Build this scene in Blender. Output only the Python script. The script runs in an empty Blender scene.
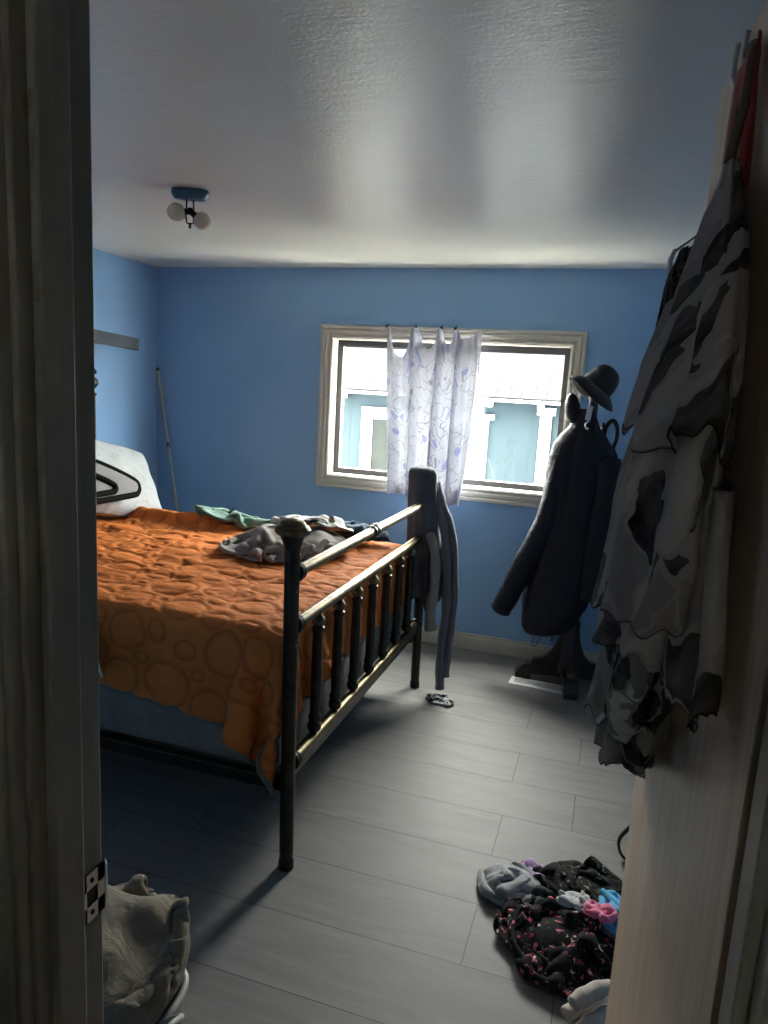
import bpy, bmesh, math, random
import numpy as np
from math import sin, cos, pi, sqrt, radians
from mathutils import Vector, Matrix, noise

# ------------------------------------------------------------------ camera, sky, exposure
scene = bpy.context.scene
COL = scene.collection
YAW, PITCH, ROLL, FPX, EYE = -0.303219, -0.171541, 0.05554, 716.94, 1.5
cyw, syw, cpt, spt = cos(YAW), sin(YAW), cos(PITCH), sin(PITCH)
fwd = Vector((syw*cpt, cyw*cpt, spt)); rgt = Vector((cyw, -syw, 0)); up = rgt.cross(fwd)
r2 = cos(ROLL)*rgt + sin(ROLL)*up; u2 = -sin(ROLL)*rgt + cos(ROLL)*up
cam = bpy.data.cameras.new('camera'); camo = bpy.data.objects.new('camera', cam); COL.objects.link(camo)
cam.sensor_fit = 'VERTICAL'; cam.sensor_height = 24.0; cam.lens = FPX/1024*24.0
cam.clip_start = 0.02; cam.clip_end = 200
M3 = Matrix((r2, u2, -fwd)).transposed()
camo.matrix_world = Matrix.Translation((0, 0, EYE)) @ M3.to_4x4()
scene.camera = camo

SKY = 98.0
w = bpy.data.worlds.new('sky'); scene.world = w; w.use_nodes = True
bg = w.node_tree.nodes['Background']
bg.inputs[0].default_value = (1.0, 0.975, 0.91, 1); bg.inputs[1].default_value = SKY
scene.view_settings.view_transform = 'Standard'; scene.view_settings.look = 'None'
scene.view_settings.gamma = 1; scene.view_settings.use_curve_mapping = False
scene.view_settings.exposure = 0.0
try:
    scene.cycles.use_denoising = True
    scene.cycles.max_bounces = 14; scene.cycles.diffuse_bounces = 8
    scene.cycles.sample_clamp_indirect = 0
    scene.cycles.caustics_reflective = False; scene.cycles.caustics_refractive = False
except Exception: pass

XL, XR, YN, YB, H = -2.86, 0.52, 0.66, 4.05, 2.172          # bedroom: left, right, door wall, window wall, ceiling
WX0, WX1, WZ0, WZ1 = -1.640, -0.262, 0.960, 1.775            # window opening
pl = bpy.data.lights.new('window_portal', 'AREA'); pl.shape = 'RECTANGLE'; pl.size = WX1-WX0; pl.size_y = WZ1-WZ0
plo = bpy.data.objects.new('window_portal', pl); COL.objects.link(plo)
plo.location = ((WX0+WX1)/2, YB+0.15, (WZ0+WZ1)/2); plo.rotation_euler = (-pi/2, 0, 0)
pl.cycles.is_portal = True

# ------------------------------------------------------------------ materials
def lin(r, g, b):
    f = lambda c: c/12.92 if c <= 0.04045 else ((c+0.055)/1.055)**2.4
    return (f(r/255), f(g/255), f(b/255), 1)
class NT:
    def __init__(s, name):
        s.m = bpy.data.materials.new(name); s.m.use_nodes = True; s.t = s.m.node_tree
        s.b = s.t.nodes['Principled BSDF']; s.out = s.t.nodes['Material Output']
    def n(s, typ, ins=None, **kw):
        nd = s.t.nodes.new(typ)
        for k, v in kw.items(): setattr(nd, k, v)
        for k, v in (ins or {}).items():
            if hasattr(v, 'is_output'): s.t.links.new(v, nd.inputs[k])
            else: nd.inputs[k].default_value = v
        return nd
    def link(s, a, b): s.t.links.new(a, b)
    def set(s, **kw):
        for k, v in kw.items():
            i = s.b.inputs[k.replace('_', ' ')]
            if hasattr(v, 'is_output'): s.link(v, i)
            else: i.default_value = v
        return s
    def coord(s, kind='Object'): return s.n('ShaderNodeTexCoord').outputs[kind]
    def mapping(s, v, scale=(1, 1, 1), rot=(0, 0, 0), loc=(0, 0, 0)):
        return s.n('ShaderNodeMapping', {'Vector': v, 'Scale': scale, 'Rotation': rot, 'Location': loc}).outputs[0]
    def noise(s, v, scale, detail=4, rough=0.55, dist=0.0):
        return s.n('ShaderNodeTexNoise', {'Vector': v, 'Scale': scale, 'Detail': detail, 'Roughness': rough, 'Distortion': dist}).outputs
    def ramp(s, f, stops, interp='LINEAR'):
        r = s.n('ShaderNodeValToRGB', {'Fac': f}); r.color_ramp.interpolation = interp
        e = r.color_ramp.elements
        while len(e) < len(stops): e.new(0.5)
        for i, (p, c) in enumerate(stops):
            e[i].position = p; e[i].color = c if len(c) == 4 else (*c, 1)
        return r.outputs[0]
    def mix(s, f, a, b, blend='MIX'):
        r = s.n('ShaderNodeMix', data_type='RGBA', blend_type=blend)
        for i, v in ((0, f), (6, a), (7, b)):
            if hasattr(v, 'is_output'): s.link(v, r.inputs[i])
            else: r.inputs[i].default_value = v
        return r.outputs[2]
    def math(s, op, a, b=0.0, c=0.0):
        r = s.n('ShaderNodeMath', operation=op)
        for i, v in enumerate((a, b, c)):
            if hasattr(v, 'is_output'): s.link(v, r.inputs[i])
            else: r.inputs[i].default_value = v
        return r.outputs[0]
    def bump(s, h, strength=0.3, dist=0.01, normal=None):
        nd = s.n('ShaderNodeBump', {'Height': h, 'Strength': strength, 'Distance': dist})
        if normal is not None: s.link(normal, nd.inputs['Normal'])
        s.link(nd.outputs[0], s.b.inputs['Normal']); return nd.outputs[0]

def plain(name, col, rough=0.6, metal=0.0, var=0.12, scale=12, bump=0.0, bscale=80, spec=None):
    t = NT(name); c = t.coord()
    nz = t.noise(c, scale)
    dk = tuple(x*(1-var) for x in col[:3])+(1,); lt = tuple(min(1, x*(1+var)) for x in col[:3])+(1,)
    t.set(Base_Color=t.ramp(nz[0], [(0.3, dk), (0.7, lt)]), Roughness=rough, Metallic=metal)
    if spec is not None: t.set(Specular_IOR_Level=spec)
    if bump: t.bump(t.noise(c, bscale)[0], bump, 0.004)
    return t.m
def fabric(name, col, rough=0.9, var=0.15, weave=900, wrinkle=0.25, sheen=0.15):
    t = NT(name); c = t.coord('UV')
    nz = t.noise(c, 9, 5)
    dk = tuple(x*(1-var) for x in col[:3])+(1,); lt = tuple(min(1, x*(1+var)) for x in col[:3])+(1,)
    t.set(Base_Color=t.ramp(nz[0], [(0.3, dk), (0.7, lt)]), Roughness=rough, Specular_IOR_Level=0.2, Sheen_Weight=sheen)
    a = t.noise(c, 14, 4, 0.5, 0.6)[0]
    n1 = t.bump(a, wrinkle, 0.02)
    t.bump(t.noise(c, weave, 1)[0], 0.15, 0.001, n1)
    return t.m

MAT = {}
def wall_paint():
    t = NT('blue_wall_paint'); c = t.coord()
    a = t.noise(c, 2.2, 3)[0]
    t.set(Base_Color=t.ramp(a, [(0.3, (0.205, 0.370, 0.615)), (0.7, (0.225, 0.395, 0.645))]), Roughness=0.42, Specular_IOR_Level=0.4)
    t.bump(t.noise(c, 55, 4)[0], 0.10, 0.004); return t.m
MAT['blue'] = wall_paint()
def ceil_paint():
    t = NT('glossy_ceiling_paint'); c = t.coord()
    a = t.noise(c, 1.6, 3)[0]
    t.set(Base_Color=t.ramp(a, [(0.3, (0.755, 0.755, 0.665)), (0.7, (0.795, 0.795, 0.705))]), Specular_IOR_Level=0.85)
    t.set(Roughness=0.22)
    big = t.noise(t.mapping(c, (2.2, 11, 1)), 3.0, 5, 0.65, 0.6)[0]
    n1 = t.bump(big, 0.16, 0.012)
    t.bump(t.noise(c, 95, 4, 0.65)[0], 0.36, 0.004, n1); return t.m
MAT['ceiling'] = ceil_paint()
def floor_wood():
    t = NT('grey_laminate'); c = t.coord()
    br = t.n('ShaderNodeTexBrick', {'Vector': t.mapping(c, (1, 1, 1), (0, 0, 0), (0.292, 0.029, 0)), 'Scale': 1.0, 'Mortar Size': 0.0016, 'Mortar Smooth': 0.1,
             'Brick Width': 1.22, 'Row Height': 0.244, 'Color1': (0.36, 0.36, 0.36, 1), 'Color2': (0.62, 0.62, 0.62, 1), 'Mortar': (0, 0, 0, 1)})
    br.offset = 0.80; br.offset_frequency = 2
    sep = t.n('ShaderNodeSeparateColor', {'Color': br.outputs[0]}).outputs[0]
    off = t.n('ShaderNodeCombineXYZ', {'X': t.math('MULTIPLY', sep, 31.0), 'Y': t.math('MULTIPLY', sep, 13.0)}).outputs[0]
    v = t.n('ShaderNodeVectorMath', {0: c, 1: off}, operation='ADD').outputs[0]
    g = t.noise(t.mapping(v, (1.6, 18, 1)), 3.0, 8, 0.62, 0.9)[0]
    g2 = t.noise(t.mapping(v, (0.9, 4.5, 1)), 2.0, 5, 0.6, 1.3)[0]
    col = t.ramp(g, [(0.25, (0.125, 0.122, 0.115)), (0.52, (0.172, 0.168, 0.158)), (0.8, (0.23, 0.225, 0.213))])
    col = t.mix(0.5, col, t.ramp(g2, [(0.3, (0.115, 0.113, 0.107)), (0.7, (0.225, 0.221, 0.210))]))
    col = t.mix(t.math('MULTIPLY', sep, 0.25), col, (0.12, 0.12, 0.117, 1))
    col = t.mix(br.outputs[1], col, (0.05, 0.05, 0.05, 1))
    t.set(Base_Color=col, Roughness=t.ramp(g, [(0.2, (0.54,)*3), (0.8, (0.66,)*3)]), Specular_IOR_Level=0.42)
    n1 = t.bump(g, 0.12, 0.002)
    t.bump(t.math('SUBTRACT', 1.0, br.outputs[1]), 0.6, 0.002, n1); return t.m
MAT['floor'] = floor_wood()
def jamb_paint():
    t = NT('worn_cream_paint'); c = t.coord()
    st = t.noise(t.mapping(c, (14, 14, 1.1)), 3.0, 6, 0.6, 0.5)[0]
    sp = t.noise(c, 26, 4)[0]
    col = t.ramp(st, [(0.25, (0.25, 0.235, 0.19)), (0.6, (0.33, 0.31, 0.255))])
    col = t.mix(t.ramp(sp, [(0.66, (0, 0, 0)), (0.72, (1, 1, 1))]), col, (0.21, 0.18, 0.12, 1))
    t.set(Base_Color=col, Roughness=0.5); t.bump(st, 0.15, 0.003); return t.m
MAT['jamb'] = jamb_paint()
MAT['trim'] = plain('cream_trim_paint', (0.45, 0.425, 0.375, 1), 0.5, var=0.05)
MAT['white_vinyl'] = plain('white_window_liner', (0.74, 0.74, 0.72, 1), 0.45, var=0.04)
MAT['black_frame'] = plain('black_window_frame', (0.02, 0.02, 0.024, 1), 0.5)
def door_wood():
    t = NT('light_veneer'); c = t.coord()
    g = t.noise(t.mapping(c, (9, 9, 0.55)), 7.0, 7, 0.62, 0.7)[0]
    f = t.noise(t.mapping(c, (40, 40, 1.2)), 8.0, 5)[0]
    col = t.ramp(g, [(0.25, (0.42, 0.29, 0.195)), (0.5, (0.56, 0.415, 0.30)), (0.8, (0.65, 0.51, 0.39))])
    col = t.mix(t.ramp(f, [(0.62, (0, 0, 0)), (0.75, (0.6, 0.6, 0.6))]), col, (0.22, 0.15, 0.10, 1))
    t.set(Base_Color=col, Roughness=0.42, Specular_IOR_Level=0.4); t.bump(g, 0.1, 0.002); return t.m
MAT['door'] = door_wood()
def glass():
    t = NT('window_glass')
    tr = t.n('ShaderNodeBsdfTransparent', {'Color': (0.96, 0.98, 0.97, 1)}); gl = t.n('ShaderNodeBsdfGlossy', {'Roughness': 0.0})
    mx = t.n('ShaderNodeMixShader', {0: 0.05, 1: tr.outputs[0], 2: gl.outputs[0]})
    t.link(mx.outputs[0], t.out.inputs[0]); return t.m
MAT['glass'] = glass()
def bronze():
    t = NT('aged_brass'); c = t.coord()
    a = t.noise(c, 16, 5, 0.65)[0]
    t.set(Base_Color=t.ramp(a, [(0.3, (0.05, 0.044, 0.034)), (0.55, (0.16, 0.130, 0.072)), (0.8, (0.27, 0.21, 0.10))]), Metallic=1.0,
          Roughness=t.ramp(a, [(0.3, (0.50,)*3), (0.7, (0.38,)*3)])); return t.m
MAT['brass'] = bronze()
MAT['gunmetal'] = plain('dark_bronze_metal', (0.045, 0.042, 0.036, 1), 0.38, 0.85, 0.35, 20)
MAT['steel'] = plain('bright_steel', (0.62, 0.62, 0.60, 1), 0.28, 1.0)
MAT['darkwood'] = plain('dark_stained_wood', (0.014, 0.010, 0.009, 1), 0.45, var=0.4, scale=9)
def quilt_mat():
    t = NT('orange_quilted_cotton'); uv = t.coord('UV')
    st = t.n('ShaderNodeAttribute', attribute_name='stitch').outputs['Fac']
    col = t.ramp(t.noise(uv, 6, 4)[0], [(0.3, (0.54, 0.160, 0.038)), (0.7, (0.62, 0.195, 0.050))])
    col = t.mix(t.math('MULTIPLY', st, 0.6), col, (0.26, 0.075, 0.02, 1))
    t.set(Base_Color=col, Roughness=0.8, Specular_IOR_Level=0.12, Sheen_Weight=0.0)
    n1 = t.bump(t.noise(t.mapping(uv, (1, 1.8, 1)), 17, 5, 0.6, 1.0)[0], 0.38, 0.012)
    t.bump(t.noise(uv, 60, 3, 0.6, 0.5)[0], 0.25, 0.004, n1); return t.m
MAT['quilt'] = quilt_mat()
MAT['binding'] = fabric('green_grey_binding', (0.13, 0.15, 0.125, 1))
def ticking(name, a_, b_):
    t = NT(name); c = t.coord('Object')
    g = t.noise(c, 11, 5, 0.6, 0.7)[0]
    t.set(Base_Color=t.ramp(g, [(0.35, a_), (0.7, b_)]), Roughness=0.8); t.bump(g, 0.5, 0.01); return t.m
MAT['mattress'] = ticking('grey_mattress_ticking', (0.155, 0.145, 0.125), (0.225, 0.21, 0.185))
def pillow_mat():
    t = NT('white_printed_cotton'); c = t.coord('UV')
    v = t.n('ShaderNodeTexVoronoi', {'Vector': t.n('ShaderNodeVectorMath', {0: c, 1: t.noise(c, 9, 2)[1]}, operation='ADD').outputs[0], 'Scale': 16.0}, feature='DISTANCE_TO_EDGE').outputs['Distance']
    col = t.ramp(v, [(0.0, (0.15, 0.16, 0.175)), (0.035, (0.345, 0.37, 0.385))])
    m = t.noise(c, 5, 2)[0]
    col = t.mix(t.ramp(m, [(0.38, (0, 0, 0)), (0.46, (1, 1, 1))]), (0.35, 0.375, 0.39, 1), col)
    t.set(Base_Color=col, Roughness=0.85, Specular_IOR_Level=0.2); t.bump(t.noise(c, 12, 4, .5, .8)[0], 0.3, 0.02); return t.m
MAT['pillow'] = pillow_mat()
def curtain_mat():
    t = NT('sheer_butterfly_print'); c = t.coord('UV')
    wob = t.n('ShaderNodeVectorMath', {0: t.noise(c, 14, 2)[1], 1: (0.05, 0.05, 0)}, operation='MULTIPLY').outputs[0]
    v = t.n('ShaderNodeVectorMath', {0: c, 1: wob}, operation='ADD').outputs[0]
    d = t.n('ShaderNodeTexVoronoi', {'Vector': v, 'Scale': 17.0}, feature='DISTANCE_TO_EDGE').outputs['Distance']
    ce = t.n('ShaderNodeTexVoronoi', {'Vector': v, 'Scale': 17.0}, feature='F1')
    sel = t.n('ShaderNodeSeparateColor', {'Color': ce.outputs['Color']}).outputs
    line = t.ramp(d, [(0.0, (1, 1, 1)), (0.05, (0, 0, 0))])
    pick = t.math('GREATER_THAN', sel[0], 0.45)
    blue = t.math('MULTIPLY', t.math('GREATER_THAN', sel[1], 0.80), t.math('LESS_THAN', ce.outputs['Distance'], 0.42))
    col = t.mix(t.math('MULTIPLY', line, t.math('MULTIPLY', pick, 0.75)), (0.40, 0.415, 0.48, 1), (0.07, 0.075, 0.10, 1))
    col = t.mix(t.math('MULTIPLY', blue, 0.75), col, (0.17, 0.19, 0.42, 1))
    tl = t.n('ShaderNodeBsdfTranslucent', {'Color': col}); df = t.n('ShaderNodeBsdfDiffuse', {'Color': col})
    m1 = t.n('ShaderNodeMixShader', {0: 0.050, 1: df.outputs[0], 2: tl.outputs[0]})
    tr = t.n('ShaderNodeBsdfTransparent', {'Color': (1, 1, 1, 1)})
    m2 = t.n('ShaderNodeMixShader', {0: 0.02, 1: m1.outputs[0], 2: tr.outputs[0]})
    t.link(m2.outputs[0], t.out.inputs[0]); return t.m
MAT['curtain'] = curtain_mat()
def chiffon(name, base, dark, light, scale, thr, trans=0.08):
    t = NT(name); c = t.coord('UV')
    wob = t.n('ShaderNodeVectorMath', {0: t.noise(c, scale*0.9, 2)[1], 1: (0.10, 0.10, 0)}, operation='MULTIPLY').outputs[0]
    v = t.n('ShaderNodeVectorMath', {0: c, 1: wob}, operation='ADD').outputs[0]
    vo = t.n('ShaderNodeTexVoronoi', {'Vector': t.mapping(v, (1, 0.62, 1), (0, 0, 0.5)), 'Scale': scale}, feature='F1')
    sel = t.n('ShaderNodeSeparateColor', {'Color': vo.outputs['Color']}).outputs
    ed = t.n('ShaderNodeTexVoronoi', {'Vector': t.mapping(v, (1, 0.62, 1), (0, 0, 0.5)), 'Scale': scale}, feature='DISTANCE_TO_EDGE').outputs['Distance']
    leaf = t.math('GREATER_THAN', ed, 0.05)
    petal = t.math('MULTIPLY', leaf, t.math('GREATER_THAN', sel[0], thr))
    mid = t.math('MULTIPLY', leaf, t.math('GREATER_THAN', sel[2], 0.70))
    lightp = t.math('MULTIPLY', leaf, t.math('GREATER_THAN', sel[1], 0.62))
    col = t.mix(t.math('MULTIPLY', lightp, 0.8), base, light)
    col = t.mix(t.math('MULTIPLY', mid, 0.8), col, tuple(0.35*a_+0.65*b_ for a_, b_ in zip(dark, base)))
    col = t.mix(petal, col, dark)
    soft = t.noise(c, scale*1.3, 4, 0.6, 0.5)[0]
    col = t.mix(t.ramp(soft, [(0.35, (0, 0, 0)), (0.7, (0.45, 0.45, 0.45))]), col, base)
    col = t.mix(t.n('ShaderNodeAttribute', attribute_name='hem').outputs['Fac'], col, (0.02, 0.02, 0.02, 1))
    df = t.n('ShaderNodeBsdfDiffuse', {'Color': col}); tl = t.n('ShaderNodeBsdfTranslucent', {'Color': col})
    m1 = t.n('ShaderNodeMixShader', {0: 0.35, 1: df.outputs[0], 2: tl.outputs[0]})
    tr = t.n('ShaderNodeBsdfTransparent')
    m2 = t.n('ShaderNodeMixShader', {0: trans, 1: m1.outputs[0], 2: tr.outputs[0]})
    t.link(m2.outputs[0], t.out.inputs[0]); return t.m
MAT['chiffon'] = chiffon('grey_leaf_print_chiffon', (0.43, 0.39, 0.355, 1), (0.030, 0.028, 0.028, 1), (0.56, 0.51, 0.46, 1), 14.0, 0.66)
MAT['chiffon_petals'] = chiffon('petal_print_chiffon', (0.26, 0.24, 0.215, 1), (0.022, 0.022, 0.022, 1), (0.75, 0.69, 0.60, 1), 19.0, 0.62)
MAT['darkchiffon'] = chiffon('navy_flower_print', (0.085, 0.085, 0.095, 1), (0.015, 0.015, 0.02, 1), (0.30, 0.26, 0.25, 1), 26.0, 0.5)
def speckle(name, base, cols, scale, thr):
    t = NT(name); c = t.coord('UV')
    wob = t.n('ShaderNodeVectorMath', {0: t.noise(c, scale*0.8, 3)[1], 1: (0.04, 0.04, 0)}, operation='MULTIPLY').outputs[0]
    v = t.n('ShaderNodeVectorMath', {0: c, 1: wob}, operation='ADD').outputs[0]
    vo = t.n('ShaderNodeTexVoronoi', {'Vector': v, 'Scale': scale}, feature='F1')
    sel = t.n('ShaderNodeSeparateColor', {'Color': vo.outputs['Color']}).outputs
    mk = t.math('MULTIPLY', t.math('LESS_THAN', vo.outputs['Distance'], 0.40), t.math('GREATER_THAN', sel[0], thr))
    pc = t.ramp(sel[1], [(i/len(cols), cc) for i, cc in enumerate(cols)], 'CONSTANT')
    t.set(Base_Color=t.mix(mk, base, pc), Roughness=0.9, Specular_IOR_Level=0.15)
    t.bump(t.noise(c, 16, 4, .5, .6)[0], 0.3, 0.015); return t.m
MAT['floral'] = speckle('black_pink_flower_print', (0.010, 0.010, 0.011, 1), [(0.55, 0.05, 0.10), (0.62, 0.16, 0.2), (0.05, 0.10, 0.05), (0.70, 0.50, 0.5), (0.10, 0.06, 0.07)], 70.0, 0.50)
MAT['lace'] = speckle('black_gold_lace', (0.012, 0.012, 0.012, 1), [(0.30, 0.28, 0.18), (0.10, 0.10, 0.07), (0.05, 0.05, 0.05)], 70.0, 0.55)
MAT['grey_knit'] = fabric('grey_jersey', (0.30, 0.30, 0.31, 1))
MAT['lilac'] = fabric('lilac_cotton', (0.42, 0.28, 0.48, 1))
MAT['palegrey'] = fabric('pale_grey_cotton', (0.48, 0.48, 0.46, 1))
MAT['pink'] = fabric('pink_cotton', (0.72, 0.20, 0.32, 1))
MAT['bluecloth'] = fabric('sky_blue_cotton', (0.10, 0.38, 0.62, 1))
MAT['darkgreen'] = fabric('dark_green_cotton', (0.03, 0.045, 0.04, 1))
MAT['beige'] = fabric('beige_towelling', (0.205, 0.175, 0.130, 1), wrinkle=0.7, weave=420)
MAT['sock'] = fabric('oatmeal_knit', (0.44, 0.39, 0.35, 1))
MAT['taupe'] = fabric('taupe_jersey', (0.29, 0.265, 0.245, 1))
MAT['olive'] = fabric('olive_cotton', (0.20, 0.19, 0.12, 1))
MAT['black_cloth'] = fabric('black_cotton', (0.014, 0.014, 0.017, 1))
MAT['denim'] = fabric('blue_denim', (0.045, 0.085, 0.13, 1), weave=1500)
MAT['green'] = fabric('sage_green_cotton', (0.115, 0.205, 0.17, 1))
MAT['navy'] = fabric('navy_cotton', (0.015, 0.022, 0.05, 1))
MAT['charcoal'] = fabric('charcoal_fleece', (0.085, 0.097, 0.115, 1))
MAT['red'] = fabric('red_satin', (0.26, 0.022, 0.02, 1), rough=0.5)
MAT['olive_cord'] = plain('olive_cord', (0.085, 0.075, 0.045, 1), 0.8)
def striped():
    t = NT('grey_striped_knit'); c = t.coord('UV')
    s = t.math('FRACT', t.math('MULTIPLY', t.n('ShaderNodeSeparateXYZ', {'Vector': c}).outputs[0], 9.0))
    t.set(Base_Color=t.ramp(s, [(0.0, (0.14, 0.145, 0.16)), (0.62, (0.16, 0.16, 0.175)), (0.68, (0.50, 0.50, 0.52)), (0.95, (0.14, 0.145, 0.16))]), Roughness=0.9, Specular_IOR_Level=0.2)
    t.bump(t.noise(c, 16, 4)[0], 0.3, 0.01); return t.m
MAT['striped'] = striped()
def bw():
    t = NT('black_white_print'); c = t.coord('UV')
    t.set(Base_Color=t.ramp(t.noise(c, 22, 3, .6, 1.0)[0], [(0.46, (0.02, 0.02, 0.02)), (0.5, (0.55, 0.55, 0.55))]), Roughness=0.85); return t.m
MAT['bw'] = bw()
def nylon():
    t = NT('navy_black_nylon'); c = t.coord()
    t.set(Base_Color=(0.010, 0.012, 0.020, 1), Roughness=0.55, Specular_IOR_Level=0.22)
    t.bump(t.noise(t.mapping(c, (1, 1, 2.4)), 15, 4, .55, .5)[0], 0.35, 0.02); return t.m
MAT['nylon'] = nylon()
MAT['felt'] = fabric('dark_felt', (0.022, 0.024, 0.03, 1))
MAT['tag'] = plain('white_paper_tag', (0.55, 0.50, 0.56, 1), 0.6, var=0.03)
MAT['teal_metal'] = plain('teal_enamel', (0.050, 0.120, 0.155, 1), 0.35, 0.0, 0.2)
MAT['globe'] = plain('frosted_globe_glass', (0.64, 0.59, 0.44, 1), 0.18, var=0.05)
MAT['black_metal'] = plain('black_iron', (0.018, 0.018, 0.018, 1), 0.4, 0.6)
MAT['shelf'] = plain('blue_grey_shelf_paint', (0.045, 0.060, 0.075, 1), 0.6, spec=0.2)
MAT['rod'] = plain('olive_brown_rod', (0.42, 0.40, 0.26, 1), 0.45, 0.0, 0.2)
MAT['vent'] = plain('white_enamel_vent', (0.70, 0.70, 0.68, 1), 0.4, var=0.04)
MAT['cushion'] = fabric('grey_canvas', (0.17, 0.17, 0.17, 1))
MAT['rubber'] = plain('matte_black_cord', (0.005, 0.005, 0.005, 1), 0.9, spec=0.05)
MAT['wicker'] = plain('white_wire', (0.55, 0.54, 0.50, 1), 0.4)
MAT['hampercloth'] = fabric('hamper_canvas', (0.20, 0.19, 0.17, 1))
MAT['leather'] = plain('black_leather', (0.012, 0.012, 0.012, 1), 0.35)
# outside
def siding():
    t = NT('weathered_teal_boards'); c = t.coord()
    x = t.n('ShaderNodeSeparateXYZ', {'Vector': c}).outputs[0]
    fr = t.math('FRACT', t.math('MULTIPLY', x, 5.2))
    wn = t.noise(t.mapping(c, (5, 5, 0.8)), 4, 6, .6)[0]
    col = t.ramp(wn, [(0.3, (0.0082, 0.0135, 0.0155)), (0.62, (0.0110, 0.0165, 0.0187)), (0.8, (0.017, 0.020, 0.0215))])
    col = t.mix(t.ramp(fr, [(0.0, (1, 1, 1)), (0.07, (0, 0, 0))]), col, (0.0056, 0.0094, 0.0108, 1))
    t.set(Base_Color=col, Roughness=0.8, Specular_IOR_Level=0.1); return t.m
MAT['siding'] = siding()
def shingle():
    t = NT('pale_asphalt_shingle'); c = t.coord()
    br = t.n('ShaderNodeTexBrick', {'Vector': c, 'Scale': 1.0, 'Mortar Size': 0.007, 'Brick Width': 0.22, 'Row Height': 0.14, 'Color1': (0.0086, 0.0086, 0.0088, 1), 'Color2': (0.0092, 0.0093, 0.0094, 1), 'Mortar': (0.0042, 0.0041, 0.0040, 1)})
    t.set(Base_Color=br.outputs[0], Roughness=0.9, Specular_IOR_Level=0.05); return t.m
MAT['shingle'] = shingle()
MAT['ext_trim'] = plain('white_house_trim', (0.21, 0.21, 0.20, 1), 0.7, var=0.08, spec=0.1)
MAT['ext_pane'] = plain('dusty_pane', (0.0115, 0.0125, 0.0112, 1), 0.6, spec=0.0)
MAT['ground'] = plain('pale_gravel', (0.50, 0.49, 0.46, 1), 0.95, var=0.2, scale=8)
MAT['foot_band'] = plain('added_foot_band_grey', (0.035, 0.035, 0.034, 1), 0.9, var=0.12, spec=0.1)  # for the band added at the shed foot, toned for the ceiling reflection
MAT['hall'] = plain('hall_wall_paint', (0.45, 0.43, 0.38, 1), 0.6)

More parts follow.
